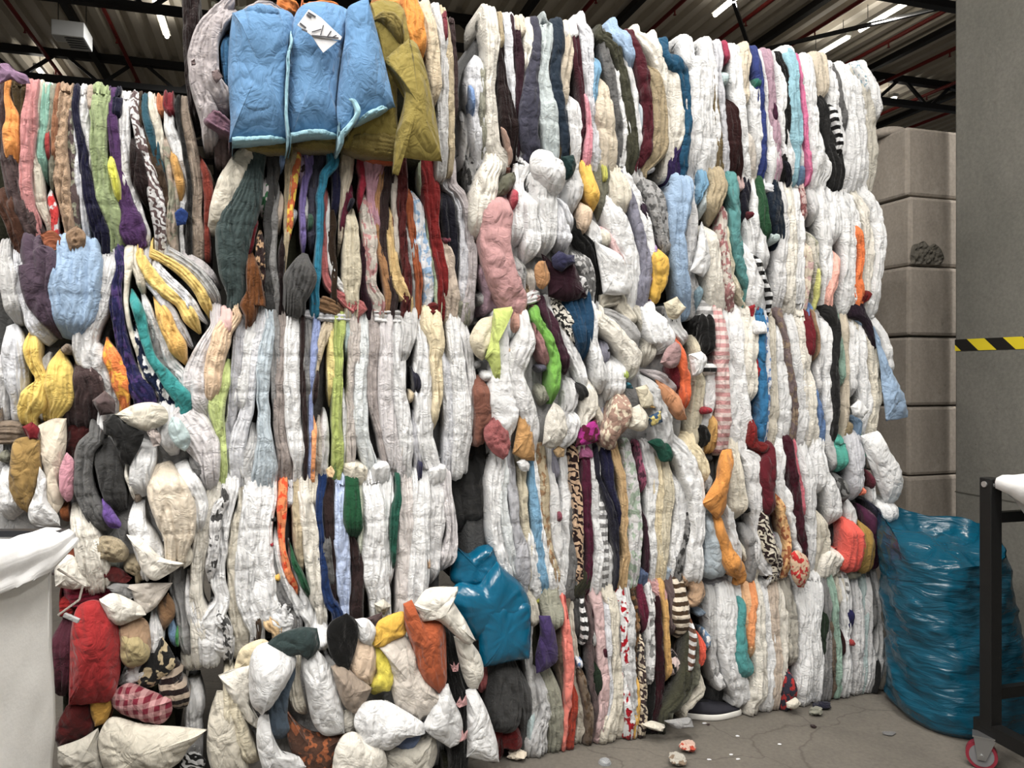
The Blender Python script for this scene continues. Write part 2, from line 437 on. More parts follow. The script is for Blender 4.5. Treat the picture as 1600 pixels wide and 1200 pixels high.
# Each bale: where its tracing sits in the photo (origin, scale), its bounds in the photo (x0,y0,x1,y1), how far it stands out of the wall
# plane, the cloth packed behind, its label, then one textile per line: colour, path of x,y,width (or @colour and an outline), options
# (n = cm outward, l = folds, t = cm thick, a = crease direction, = part name). A few black strips paint the shade in slits between cloths.
BALES = []
BALES.append((0, 0, 3, (-60, 138, 322, 388), 0.0, '543', 'bale of mixed knitwear with rust, green and purple folds, topmost at the far left', '''
532 -30,860,90 30,980,90 90,1130,90
544 -10,440,60 10,620,60 60,860,90 120,1020,100 180,1140,90 l3
@979 -10,300 40,300 70,330 120,350 135,385 90,390 50,370 0,385 -20,350 n4 =knit_band
542 70,400,90 80,560,60 90,640,40
e93 20,440,30 45,540,60 40,640,80 50,740,60 70,800,40 n1
c83 95,690,30 92,760,30
ea7 90,840,40 110,920,60 140,980,30
c88 130,440,60 125,560,70 120,700,60 105,820,55 130,950,50 165,1020,20 n2
ddc 175,400,60 165,520,40 155,700,40 165,850,60 190,960,50 225,1060,40 l2
8ba 200,430,40 195,600,45 190,740,45 200,840,30
a33 215,560,18 218,680,20 215,760,15
887 232,450,30 230,620,35 235,760,30 225,900,30
964 252,440,30 250,560,30 245,700,25 240,800,20
ca8~u 300,420,60 285,560,55 280,700,60 285,820,70 300,950,60 320,1060,50 n1
d33~f.ddd 215,860,25 230,950,40 245,1010,30 n1
655~f.998 320,500,25 325,700,35 340,900,40 350,1000,30
dde 325,480,25 335,600,35 355,760,40 375,920,45 395,1060,40
113 345,490,30 365,620,35 395,800,50 430,980,70 470,1090,80
ddd 385,440,70 395,580,60 410,680,50 435,820,40 460,940,25 l2
ba9 415,440,40 420,520,30 n1
9a7 465,440,90 460,560,85 455,700,80 475,850,80 510,960,90 535,1060,70 l3 n1
dd2 505,690,30 520,780,40 545,900,35 555,970,20 n3
ddb 508,450,20 500,560,20 495,650,25
536 520,500,50 530,640,50 555,800,50 590,950,70 620,1080,120 640,1140,80 l2
113 540,450,50 545,560,40 n1
ddd 585,460,60 580,600,55 590,740,60 610,880,60 650,1000,50 680,1100,30 l2
211 610,600,15 640,760,75 665,880,70 690,960,60 n2
ddd~z.655 625,500,40 655,640,50 690,780,60 720,880,70 740,980,70 750,1080,60
432 640,460,45 680,600,50 720,740,60 760,900,50 780,1000,40
256 670,480,30 705,620,40 745,760,40 780,860,30
ddc 710,480,50 735,600,45 760,720,40 780,810,25 n1
c74 750,480,40 765,530,50
712 785,480,50 810,540,30 n1
ba9~f.998 750,580,20 775,680,40 800,800,50 810,920,50 800,1040,60
c94 790,640,30 820,760,40 840,860,40 845,960,30 n1
eee 790,570,50 820,660,60 855,780,50 865,900,35 850,990,25 n1
222 830,540,20 860,680,20 885,840,20 880,1000,30
a98 860,500,50 880,620,60 905,760,60 920,880,55 915,1000,60 930,1120,70 l2
832 930,700,30 960,800,40 975,900,40 970,1000,30
654 960,760,20 1000,860,20
@248 820,1000 850,975 880,1000 870,1050 830,1055 n4 =cloth_bundle
@953 190,1100 240,1080 280,1110 290,1160 220,1180 n3 =cloth_bundle
@a86~u 310,1100 360,1060 400,1100 390,1160 330,1180 n4 =fur_trim
113 460,1050,60 490,1110,90
'''))
BALES.append((0, 370, 4.138, (-60, 385, 340, 652), 0.02, 'aaa', 'bale of white bedding with light blue sheet and yellow folds, second down at far left', '''
ccc 20,140,70 40,250,110 60,380,110 90,480,120 100,570,80 l4
dde 90,140,50 110,240,70 130,340,70 170,470,80 230,580,110 310,680,110 l3
545 190,90,140 240,160,220 230,280,190 240,400,150 290,500,110 340,600,60 360,650,30 n2 l4
9bd 480,100,250 490,200,280 460,330,310 470,450,270 450,560,220 420,660,120 n1 l6
ddd 700,110,100 690,220,130 650,340,130 620,460,130 560,580,140 540,690,140 580,780,170 640,880,150 710,990,110 l5
dde 30,560,100 70,680,130 80,820,140 90,960,130 100,1040,100 l4
ddd 0,700,60 0,900,80 10,1000,60 l2
ec5 170,590,40 190,700,90 210,820,70 250,930,70 210,1040,160 150,1140,130 n2 l3
ccc 290,740,80 270,820,70 250,900,40 n1 l2
ec5 370,720,40 370,830,130 370,950,170 350,1050,180 310,1150,120 n2 l4
eee 300,960,30 260,1030,50 230,1110,60 n4
876 390,690,60 440,760,50 n2
988 520,790,30 600,890,40 640,950,30 n2
433 470,790,70 520,880,160 550,980,200 520,1090,220 n1 l3
@655 600,1060 680,1000 740,1060 740,1140 650,1150 n4 =cloth_bundle
f82~f.fb5 665,640,30 700,740,90 750,860,100 780,980,100 790,1070,60 n2 l2
225~f.436 765,200,50 750,320,60 740,450,70 770,580,70 790,700,80 820,830,90 870,950,120 930,1040,140 l2
ddc 825,150,50 810,280,25 815,450,25 840,600,25 890,760,25 920,900,30 980,980,40 1040,1040,40 n2 l1
299 830,320,50 870,440,60 910,560,60 940,680,50 980,790,50 1060,900,70 1130,990,90 1180,1050,100 n2 l1
124~f.eee 850,520,40 870,620,40 930,760,90 990,880,110 1070,1000,100 n1
ddc 870,170,80 900,260,60 920,380,50 l2
888 880,420,40 960,560,40 1000,720,50 1060,840,50 1120,930,40
ddd 900,330,50 940,430,50 990,560,60 1040,690,70 1100,820,80 1180,920,60 l3
eb5 975,370,30 1040,480,80 1090,600,90 1150,720,100 1200,830,70 n2 l2
ccd 940,250,60 1020,360,50 1100,480,60 1170,610,60 1240,720,70 l2
ec6 900,120,60 960,230,70 1060,340,70 1160,420,60 1230,520,90 1290,620,80 n1 l2
dde 1000,180,50 1080,270,60 1180,370,60 1260,470,60 1340,560,50 l3
ec6 970,90,50 1080,150,50 1190,230,60 1290,350,60 1340,450,70 1360,530,50 n1
bbb 1070,90,80 1200,170,70 1310,270,70 1390,380,70 1420,470,60 l4
cbc 1180,110,60 1320,200,60 1420,320,50 l3
'''))
BALES.append((0, 620, 4, (-60, 640, 325, 912), 0.03, 'bba', 'bale of crammed pillows with a curled grey roll and dark tied cloth at left', '''
876 -20,230,120 60,230,120 140,240,80 l3
@812 140,190 200,160 245,200 240,260 180,265 n3 =cushion
@a84 90,290 170,260 245,280 255,400 250,500 210,600 170,710 110,670 60,560 70,400 n2
887 0,340,70 10,430,60
eee 20,420,90 40,560,110 60,700,160 100,770,200 l3
@eee 250,450 290,520 300,650 360,740 370,800 220,800 180,720 220,600 n3
@edc 245,190 330,150 410,150 410,300 390,420 370,560 395,640 340,740 300,640 280,480 250,330 n1
@411 420,200 520,150 600,170 600,240 540,290 480,380 460,410 415,330 n-3 =cushion
@d9a 400,390 420,355 465,410 470,520 450,630 420,650 380,590 375,470 n3 =cushion
952 400,660,40 390,750,50 400,810,40
a53 420,960,70 430,1000,50
ddd 1030,160,110 1060,270,110 1080,380,80 n2
eee 620,190,40 650,250,30 n2
666 590,260,90 520,340,100 500,460,100 510,580,110 560,700,110 620,790,100 700,840,90 n3 l2 =bolster
444 620,280,90 660,400,130 690,540,130 720,660,120 750,740,70 n3 l2 =bolster
@75a 640,640 690,690 755,790 740,820 680,810 640,740 n4 =cloth_bundle
@222 650,160 720,120 790,170 900,230 870,310 810,420 760,390 700,250 660,230 n6 a-45 =tied_cloth
@ddc 725,110 850,50 960,40 1030,80 1040,150 980,190 920,210 850,190 780,160 n5 =quilt
@a99 920,220 960,200 1005,240 1000,300 960,310 n8 =cloth_bundle
a98 810,560,60 850,640,50 860,690,30
eed 770,420,20 800,560,20 840,680,20 n4
dcd 1130,120,160 1220,230,200 1290,360,150 1310,500,110 1290,620,70 n1 l4
777 1180,370,50 1230,460,50 1260,550,30 n2
eee 1120,420,110 1180,560,120 1240,680,100 1230,800,80 1210,900,60 n3 l3 =pillow
eee 920,290,110 890,400,130 870,520,120 900,640,130 n5 l2 =pillow
edc 1000,430,130 1030,560,200 1080,700,230 1110,850,180 1090,980,120 n5 l2 =pillow
eee 860,660,90 850,800,100 900,920,140 950,1040,160 n4 l3
@eed 800,870 900,900 1000,1000 1140,1040 1040,1110 960,1140 890,1080 860,980 n6
@bdd 1055,190 1075,130 1120,140 1180,230 1185,290 1155,335 1110,310 1065,250 n6
@ba8~u 600,930 640,875 740,890 800,960 780,1020 700,1030 610,1010 n4 =fluffy_cushion
ba8~u 760,1040,80 830,1090,80 860,1120,60 n3
cdc 620,1040,40 720,1060,40 n2
@622 630,1060 740,1070 820,1130 780,1160 670,1140 n2 =cushion
eed 460,680,90 500,800,130 540,930,150 570,1060,170 600,1150,150 n4 l3 =pillow
@eed 350,1060 400,1000 470,1010 560,1180 450,1200 350,1180 n3
@ddc 1140,1000 1170,910 1200,960 1200,1030 1150,1070 n2
'''))
BALES.append((0, 820, 3.158, (60, 905, 300, 1235), 0.02, '443', 'bale of cushions with big red pillow and red plaid pillow behind the white trolley', '''
aaa 870,320,70 900,420,80 920,550,80 940,700,60 l3 n-2
ccc 950,800,80 960,900,90 950,1000,70 n-3 l2
ccb 910,600,50 930,760,60 n-3
813 270,370,110 400,360,110 530,340,70 l3
a11 290,420,80 370,420,80
523 320,500,90 300,640,110 290,780,90 280,890,60 n2 l2
@511 370,880 440,870 460,1000 400,1050 290,1090 275,1020 330,900 n3 =cushion
@864 780,400 830,340 860,390 860,450 810,520 790,470 n1 =cushion
79b 840,490,30 850,560,40 870,640,25
384 870,520,12 870,640,15 n1
@222~f.cb9 800,560 850,640 860,690 800,760 740,800 680,790 680,740 720,660 770,600 n3 =cushion
211~s.ba9 880,730,70 830,800,100 870,850,100 890,950,70 n3
@eed 495,370 560,340 640,370 690,400 715,440 650,470 580,490 520,430 n6
@999 530,310 580,285 640,300 670,340 640,365 570,340 n3
@dcc 620,300 730,290 845,290 800,360 760,410 715,440 670,380 650,320 n3
ddd 750,440,70 765,530,70 740,640,80 690,730,80 620,780,80 570,830,50 n3 l2
@b97 600,500 660,460 720,480 740,560 735,640 690,690 640,700 600,660 590,560 n4 =cushion
@ba7 600,540 680,540 735,610 720,670 650,700 600,660 n6 =cushion
@c92 445,860 545,850 550,900 520,970 470,990 450,930 n4 =cushion
@b11 380,430 430,390 490,390 545,450 580,530 590,640 580,760 545,850 450,870 345,880 350,700 355,540 n5
952 490,990,30 540,970,30
@c99~c.723 570,830 640,785 740,820 840,860 840,920 790,975 700,960 600,920 560,880 n5
@ddd~z.222 900,1150 960,1120 1010,1160 1000,1210 890,1210 n2 =cushion
@ccb 290,1100 400,1060 480,1010 500,1100 510,1210 380,1240 300,1180 n6
@ddc 500,1040 560,960 700,990 860,1000 1000,1015 920,1100 860,1180 700,1230 530,1230 500,1120 n8
'''))
BALES.append((280, 0, 3.333, (300, -14, 712, 242), 0.10, '542', 'bale of fleece blankets wrapped in blue and mustard with a white paper label', '''
211 60,-20,90 60,250,70 80,500,70 110,640,110 n-12 l2 =dark_drape
766 250,660,120 240,600,100 n-8
48b 250,130,60 240,300,50 262,480,30 n-2
bab 270,-20,60 130,130,75 85,300,85 110,450,85 150,560,95 160,640,80 n1 =knit_sleeve l2
bab 300,0,70 200,110,85 160,230,85 170,400,95 220,480,95 250,580,80 n2 =knit_sleeve l2
756 120,570,90 200,620,90 270,660,60 n2
@766 60,320 80,310 85,335 65,340 n6 t1 =knit_motif
@766 170,370 205,360 225,400 195,430 175,405 n6 t1 =knit_motif
@983 1000,40 1060,20 1150,50 1200,150 1210,230 1150,300 1130,500 1140,780 1050,770 860,750 850,690 1000,590 1110,530 1080,350 1010,150 n0 =blanket
873 310,725,40 440,730,70 590,740,60 n0 l2 =blanket
873 585,720,70 720,720,80 860,725,70 n1 l2 =blanket
873 850,700,110 1000,720,140 1150,750,120 n1 l2 =blanket
b52 950,785,50 1050,800,60 1150,815,50 n-2
bab 310,20,50 450,5,40 590,45,40 n1
e82 520,-10,60 600,15,60 640,40,40 n-2
e82 650,10,40 760,-5,40 890,10,40 n-2
e92 1040,10,110 1110,20,120 1170,60,80 n0
e91 1220,-20,80 1240,120,95 1260,230,80 1280,310,25 n2
dca 1290,20,80 1310,130,80 1335,350,65 1340,480,50 1335,560,25 l2
ccc 1350,20,60 1380,160,45 1390,330,45 1385,500,50 1380,700,60 1385,860,60 n-1
cb9 1395,40,50 1410,200,40 1420,400,40 1425,600,40 1430,790,30 n-2
723 1405,80,20 1412,220,16 n-1
433 1440,120,20 1450,400,20 1450,650,20 n-4
59c 300,60,60 440,45,80 590,120,60 n5 l1 =blanket_roll
@59c 285,70 400,40 560,60 595,130 580,250 565,400 565,560 575,690 420,705 270,710 275,600 262,400 270,200 n2 t8 a0 =blanket
@59c 600,110 650,30 760,15 880,60 890,150 850,260 835,400 830,560 845,680 720,680 590,690 570,600 566,400 575,250 n3 t8 a0 =blanket
9cd 272,703,24 420,698,22 575,688,22 n7 l1 =blanket_binding
9cd 592,110,14 574,300,14 563,450,14 568,600,14 578,690,12 n9 l1 =blanket_binding
9cd 585,685,22 710,670,24 845,672,24 n8 l1 =blanket_binding
@59c 880,60 930,20 985,0 1000,60 1060,280 1115,520 1110,540 1000,590 930,625 870,680 845,660 830,540 850,330 870,200 n9 t6 a80 =blanket_flap
9cd 875,470,18 920,510,20 935,570,22 900,630,24 860,675,22 n15 l1 =blanket_binding
9cd 935,610,22 1020,568,24 1112,528,22 n13 l1 =blanket_binding
873 1010,60,30 1080,60,60 1140,120,60 1180,220,50 n8 l2 =blanket
@983 1090,310 1200,215 1240,240 1290,380 1340,620 1365,820 1280,815 1165,800 1150,890 1120,880 1135,700 1180,480 1100,350 n8 t5 a80 =blanket_flap
'''))
BALES.append((300, 210, 3.478, (335, 232, 745, 492), 0.02, '433', 'bale of tightly folded throws in grey, teal, orange and crimson below the blue fleece bale', '''
ddc 340,80,90 270,130,110 200,260,120 150,400,110 120,530,100 n3 l1 =fleece
632 275,220,50 255,280,60 240,320,30
455 350,100,110 330,220,110 300,340,150 250,460,190 220,600,170 220,740,130 240,850,100 n2 l3
712 350,390,30 330,480,60 310,600,50 300,700,30
741 320,620,40 330,740,70 345,850,90 330,920,130 n2 l2
cbc~f.364 400,200,50 390,320,50 385,430,50
322~f.ca8 375,500,60 370,600,50 375,720,50
444 450,90,80 440,240,60 420,400,50 415,560,40 410,740,40 430,880,60 l2
111 390,760,40 400,860,60 430,920,60 n-3
888 470,220,40 455,360,40 445,520,40 440,680,40 460,830,50
8ad 497,90,30 490,180,28
cba 487,280,30 480,420,30 480,520,30
ba8 545,90,70 525,200,40 525,340,35 520,480,30 510,640,25 505,740,20
e73~f.fd6 575,140,50 555,260,40 540,400,35 530,540,30 530,600,15 n1
211 500,520,30 490,660,40 485,800,30 n-1
dee 560,380,30 560,480,30
bac~f.322 625,120,60 605,180,40 600,280,40
87b 640,170,50 620,260,40 605,400,35 610,560,30 615,650,25 n1
ddd 630,300,25 625,420,25 620,520,20
445 700,100,70 675,220,60 660,360,50 655,500,50 660,640,40
354 650,400,30 645,540,25
555 625,630,50 608,690,110 592,780,160 560,890,120 n3 l4
a98 770,100,60 760,140,40
18a 770,150,60 720,220,45 705,330,40 700,470,35 695,620,35 690,740,40 675,810,50 n2
224 785,150,40 790,260,40 785,380,40 780,480,20
b66 745,260,30 720,400,35 720,540,35 720,680,40 740,800,40 820,880,50 910,940,90
eee 755,290,25 740,400,25 745,540,25 760,700,25 800,800,35 870,870,50 n2
321 770,340,30 765,480,40 765,620,40 780,740,30
864 690,860,70 690,900,80 760,930,80 820,960,50 n2 =plush
dcb 850,140,80 840,250,60 820,400,30 810,540,25 805,650,20
613 880,240,60 850,360,40 830,470,30 815,600,20
223 890,320,30 850,420,20
ddb 880,380,50 870,500,70 870,640,90 870,760,100 875,850,80 n2 l3
b24 935,160,50 940,220,40 925,330,30 930,420,30
312 935,500,30 935,650,30 935,800,30 960,930,50
c9a 1000,160,110 980,240,70 985,340,50 1000,460,50 1020,600,40 l2
dcc~f.c99 960,280,40 955,400,60 970,540,80 975,680,70 980,820,60 1020,900,70 l2
b85 1040,220,40 1015,340,30 1020,480,40 1035,620,40 1060,760,40 1075,880,30
433 1085,190,60 1060,320,50 1045,450,50 1050,600,40 1070,740,40 1110,870,40
ec8 1075,340,25 1075,480,45 1095,620,50 1110,740,60 1150,840,80 1190,910,50
dcc 1115,200,45 1105,330,40 1115,480,30 1125,620,30 1130,740,30
712 1090,400,15 1100,530,15
622~f.411 1150,240,60 1145,380,50 1150,520,50 1160,660,40 1180,790,50
aaa 1165,400,20 1180,540,40 1200,680,40 1215,800,30
a52 1190,260,60 1190,380,40 1200,500,40 1220,640,40 1240,780,40 1240,880,30
dde~f.9bd 1215,280,40 1225,380,70 1240,520,70 1270,680,70 1290,800,60 1290,900,50 l2
bca 1260,250,30 1285,400,20 1300,560,30 1325,700,30 1350,860,40
811 1300,220,90 1310,340,90 1320,480,60 1350,640,60 1370,780,60 1370,880,50 n1 l2
cba 1360,520,20 1380,620,70 1400,740,80 1420,880,90 1420,970,80 l2
112 1390,280,50 1400,400,80 1410,520,70 1430,640,50 1440,760,20
734 1390,540,50 1400,600,30
ccd 1385,260,30 1440,330,30 1475,480,40 1490,640,60 1490,800,60 l2
bab 1430,260,50 1480,340,50 1510,480,40 1530,640,50 1530,800,50 1510,940,80 l2
887 1480,880,80 1490,980,90
611 1260,960,60 1320,960,100 1370,970,60
'''))
BALES.append((280, 470, 3.333, (330, 488, 742, 750), 0.02, 'ccb', 'bale of thin white and grey sheets with lime green fold, below the coloured throws bale', '''
dcd 190,140,60 130,260,100 90,380,130 80,470,130 130,560,90 170,640,60 l4 n1
ddd 200,330,80 170,500,90 190,660,70 230,800,50 l3 n-1
ebb 250,90,70 210,170,80 n3 l1
eca 290,80,80 230,160,90 200,260,100 180,370,90 170,480,70 160,570,40 n2 l2
cd8 260,300,40 230,420,70 190,540,90 200,640,60 230,760,40 n1 l2
bbc 340,80,70 310,200,60 300,340,60 280,480,50 270,600,50 260,720,40 l2
eee 390,90,70 360,220,60 340,360,60 310,520,70 290,620,60 l2 n1
dde 450,70,90 420,180,60 390,320,60 370,480,60 340,620,70 300,750,90 l3
ccc 390,640,40 380,760,60 340,860,100 350,920,110 l3
bcd 480,110,60 455,240,70 440,380,70 440,520,60 445,680,70 450,800,100 450,900,130 n1 l2
999 505,180,40 500,320,50 500,460,40 500,600,30 l2
a99 545,100,50 540,240,50 530,400,60 520,560,60 530,700,60 560,830,90 l2
eee 600,90,70 590,220,80 590,360,80 590,520,80 600,660,80 620,790,80 625,850,50 n2 l2
322 655,110,30 645,260,25 645,420,25 655,560,25 660,720,20
888 685,100,40 675,240,50 665,400,50 670,560,45 675,700,45 670,780,30 l2
9ad 725,110,40 710,240,40 700,380,30 690,540,25 690,700,30 690,850,40
dca 785,110,60 755,190,60 730,280,40 710,420,25 700,560,20
fa6 705,590,25 705,690,25 705,740,20 n1
322 730,350,20 715,460,25 708,560,25 n2
ccb 740,600,40 730,720,50 730,850,50
ddd 765,560,40 765,700,40 765,840,40
ed8 795,200,40 795,330,40 795,460,40 795,560,20
bc6 845,120,60 835,240,50 835,360,45 830,500,50 825,640,50 830,780,60 830,910,60 l2
795 830,700,40 830,850,50 n1
@ec9 765,880 790,860 810,890 800,920 775,915 n3 =cloth_bundle
bdd 890,150,50 885,230,40 885,320,25
cbb 925,120,60 915,260,60 905,400,50 900,560,50 900,700,50 l3
eee 870,450,30 870,600,35 875,720,30
dee 970,130,50 960,280,60 950,420,60 950,580,70 960,720,70 1000,850,70 l3
baa 1020,130,60 1015,280,60 1010,420,60 1020,560,50 1060,720,40 1080,830,40 l3
dcd 1090,150,70 1085,300,70 1080,450,80 1090,600,80 1110,740,80 1150,870,80 l5
eee 1140,150,60 1150,300,70 1150,450,70 1170,600,80 1190,740,80 1180,860,80 l4
ccc 1215,120,80 1200,210,70 1180,290,50 1165,360,30 n2
cba 1165,640,20 1170,760,20
223 1230,340,20 1245,430,35 1245,510,25 n1
cb9 1220,460,25 1220,540,20
ddc 940,840,90 930,880,120 n2 l2
eee 1050,840,80 1060,880,90 n2 l2
ccd 1240,540,30 1240,700,40 1260,840,50 l2
335 1270,830,25 1272,880,25
eee 1280,180,80 1280,320,100 1280,460,100 1280,600,90 1290,740,90 1330,870,90 l4
edb 1330,120,110 1350,210,80 1350,320,60 1355,450,50 1350,580,40 1345,680,25 n1 l2
dde 1400,240,50 1400,350,70 1410,480,60 1420,620,60 1420,760,60 l3
eee 1440,130,70 1450,280,80 1470,420,80 1480,560,90 1480,700,90 1470,840,70 l5
ddd 1490,150,60 1520,280,50 1535,420,40 1530,560,50 1520,700,50 1500,800,40 l3
eee 1350,860,80 1360,900,100 n2 l2
cdd 430,50,50 560,55,40 640,60,40 n1
dde 650,60,40 800,80,50 980,90,40 n2
ddd 1020,80,60 1150,80,70 1290,80,50 n1
'''))
BALES.append((290, 730, 3.556, (300, 752, 716, 1012), 0.03, 'ccc', 'bale of white bedsheets with dark green, navy and orange folds above the pillow pile bale', '''
ddd 20,600,50 30,760,70 90,900,120 180,990,160 260,1010,120 n-1 l2 =pillow
eed 180,130,120 120,280,110 80,450,90 60,620,70 60,760,80 100,920,140 l2
ddd~f.444 215,190,50 170,260,60 160,420,60 140,560,60 130,680,50 n3
ddd~f.444 140,770,60 180,850,80 230,920,60 n2
eee 260,110,80 220,300,70 190,480,70 180,640,80 200,760,80 130,900,120 n1 l2
ddc 320,210,60 280,360,60 265,520,60 260,680,60 270,820,70 310,950,80 l2
eee 380,150,120 370,300,120 350,450,120 330,580,110 330,720,100 380,850,110 400,940,80 l4
eee 460,180,100 440,320,90 430,480,110 440,620,120 450,740,140 540,860,150 600,880,80 l3 n1
222 495,280,25 493,320,22
a23 475,420,30 478,460,28 n1
777 490,360,30 480,500,40 495,640,60 540,750,80 620,850,60
eb3 505,600,30 525,655,25 n2
e84~f.d53 550,150,50 545,250,55 540,360,40 545,450,30 560,560,40 600,660,40 630,760,30 n2
eee 505,340,25 510,460,35 540,600,50 590,720,50 650,820,60 690,880,40 n2
dde 590,130,40 580,250,30
cb9 620,150,40 620,280,50 630,420,60 645,560,40 655,630,20
eed 660,110,80 680,260,90 700,420,90 715,580,80 730,720,80 760,830,60 l3
153 585,440,18 610,540,30 650,640,40 690,720,35 690,770,15 n2
eee 580,420,30 600,560,40 640,690,40 690,800,50
ddc 715,110,60 715,250,50
136 770,90,50 750,220,40 755,380,35 765,520,45 780,650,50 800,750,60 850,820,60 n1
666 790,330,40 790,480,50 810,620,40 830,740,40
322 810,110,60 800,240,60 810,380,60 830,520,60 830,660,60 840,780,40
bce 870,110,60 870,250,70 870,400,80 880,560,80 885,700,70 890,770,50 l3
322 910,120,30 895,240,30 910,360,30 950,500,60 960,640,70 945,780,90 l2
153 940,110,70 935,240,90 945,360,100 950,420,70 n3 l2
dec 985,110,30 985,250,30 980,400,30 985,560,30
eee 1050,110,110 1060,280,130 1060,440,130 1060,600,140 1090,760,110 l6
eee 1130,110,80 1130,280,70 1130,440,80 1120,600,90 1140,700,70 l4
154 1200,140,30 1175,270,45 1165,400,40 1165,520,25 1168,610,12 n2
edd 1240,120,60 1230,280,80 1220,440,80 1220,600,80 1230,740,100 l4
eee 1320,110,90 1320,280,90 1310,440,100 1300,600,110 1290,730,110 l5
ddd 1410,110,90 1410,260,90 1400,400,70 1390,560,60 1380,680,50 l4
ca8 1358,480,15 1365,620,12
dcd 1460,150,60 1480,260,60 1490,380,60 1470,500,80 1440,600,80 l4
@ddc 1050,760 1100,735 1140,770 1110,805 1065,800 n3 =cloth_bundle
432 390,790,20 400,870,40
db8 430,840,50 480,890,80 510,920,70 n2
'''))
BALES.append((320, 900, 3.478, (335, 1010, 765, 1245), 0.08, '665', 'bulging bale of white pillows with orange, black, yellow and taupe cushions at floor level', '''
@edb 200,400 300,350 350,370 300,450 250,500 160,520 n1
@ddc 30,780 70,650 130,650 180,800 220,950 230,1080 60,1080 20,950 n2
ddb 130,640,60 150,760,90 190,880,100 240,990,100 270,1070,90 n5 l2 =bolster
@eed 85,550 160,520 250,495 260,600 240,700 300,790 290,820 200,750 140,650 n4
@643~f.a64 440,720 500,800 600,860 760,850 740,920 690,1080 560,1080 500,1000 460,880 n2 =cushion
ddc 500,460,60 490,580,70 510,700,80 560,800,70 n3
567 470,540,50 430,640,70 400,740,90 410,850,110 440,930,90 n5 l1 =bolster
@eee 260,470 300,410 370,395 450,430 490,480 460,560 410,640 370,700 310,760 260,700 250,580 n7 t12
eee 620,240,50 680,235,40 n2
eee 650,300,70 650,380,90 680,450,70 n4
@eee 300,790 350,770 370,870 420,960 500,980 535,1030 450,1070 330,1080 290,920 n7
@eee 540,490 600,410 650,460 700,540 740,700 750,840 650,850 590,780 560,640 n6
@eed 740,740 810,720 830,800 800,850 750,840 n4
@344 345,375 410,320 520,285 600,290 612,370 590,410 555,450 520,420 440,435 370,410 n8 a0 =cushion
@eee 820,240 880,235 925,290 900,370 840,340 n6
@ecb 820,360 870,350 920,400 930,500 900,590 860,590 810,530 790,490 805,420 n5
ecb 930,470,50 935,570,40 n4
@a98 695,500 750,480 800,530 900,610 860,690 820,745 760,700 720,600 n8 =cushion
@111 670,300 700,250 770,215 820,260 825,350 800,440 780,500 720,470 680,400 n9 =cushion
@544 880,230 960,200 960,240 920,270 n4 =cloth_bundle
@eb1 930,330 950,250 1060,200 1085,220 1085,310 1030,340 960,380 925,370 n7 =cushion
ed2 930,400,40 970,460,80 990,550,80 960,640,110 970,680,90 n7 l1 =cushion
@dcc 945,380 1080,335 1130,400 1160,500 1240,600 1290,660 1230,720 1160,780 1060,730 1020,600 1000,460 n6
@c52 1090,170 1130,150 1180,230 1270,250 1300,310 1305,450 1300,560 1265,610 1180,530 1140,400 1100,280 n9 =cushion
@eed 1150,160 1220,80 1365,70 1340,130 1400,230 1460,340 1400,350 1270,240 1190,240 n11
111 1340,310,70 1340,430,100 1360,560,110 1400,700,110 1390,850,100 1390,980,90 1390,1060,90 n4 l2 =printed_cloth
@c99 1335,480 1350,500 1355,470 1365,495 1380,475 1375,515 1350,520 n10 t.6 =printed_motif
@c99 1370,700 1390,660 1395,690 1420,650 1425,700 1385,715 n10 t.6 =printed_motif
@c99 1380,900 1400,840 1405,870 1425,840 1420,880 1395,895 n10 t.6 =printed_motif
@eed 1360,340 1420,340 1490,430 1510,520 1480,600 1430,590 1390,480 n6
@eee 1420,640 1470,620 1530,740 1580,900 1590,995 1500,985 1430,970 1430,800 n6
@ccb 990,960 1100,920 1240,860 1250,980 1200,1060 1050,1075 980,1050 n5
679 1020,940,90 1100,920,80 1170,850,60 1190,800,40 n6 l1 =cushion
@eee 1220,760 1290,620 1320,600 1340,660 1390,780 1380,880 1330,920 1250,870 1200,820 n9
@eee 825,780 870,700 980,690 1080,740 1170,800 1180,850 1080,870 990,930 880,920 840,850 n9
@eed 700,1080 720,950 760,880 820,860 880,900 960,950 970,1040 900,1085 n10
332 1300,1040,80 1380,1040,70 1430,1030,40 n0
'''))
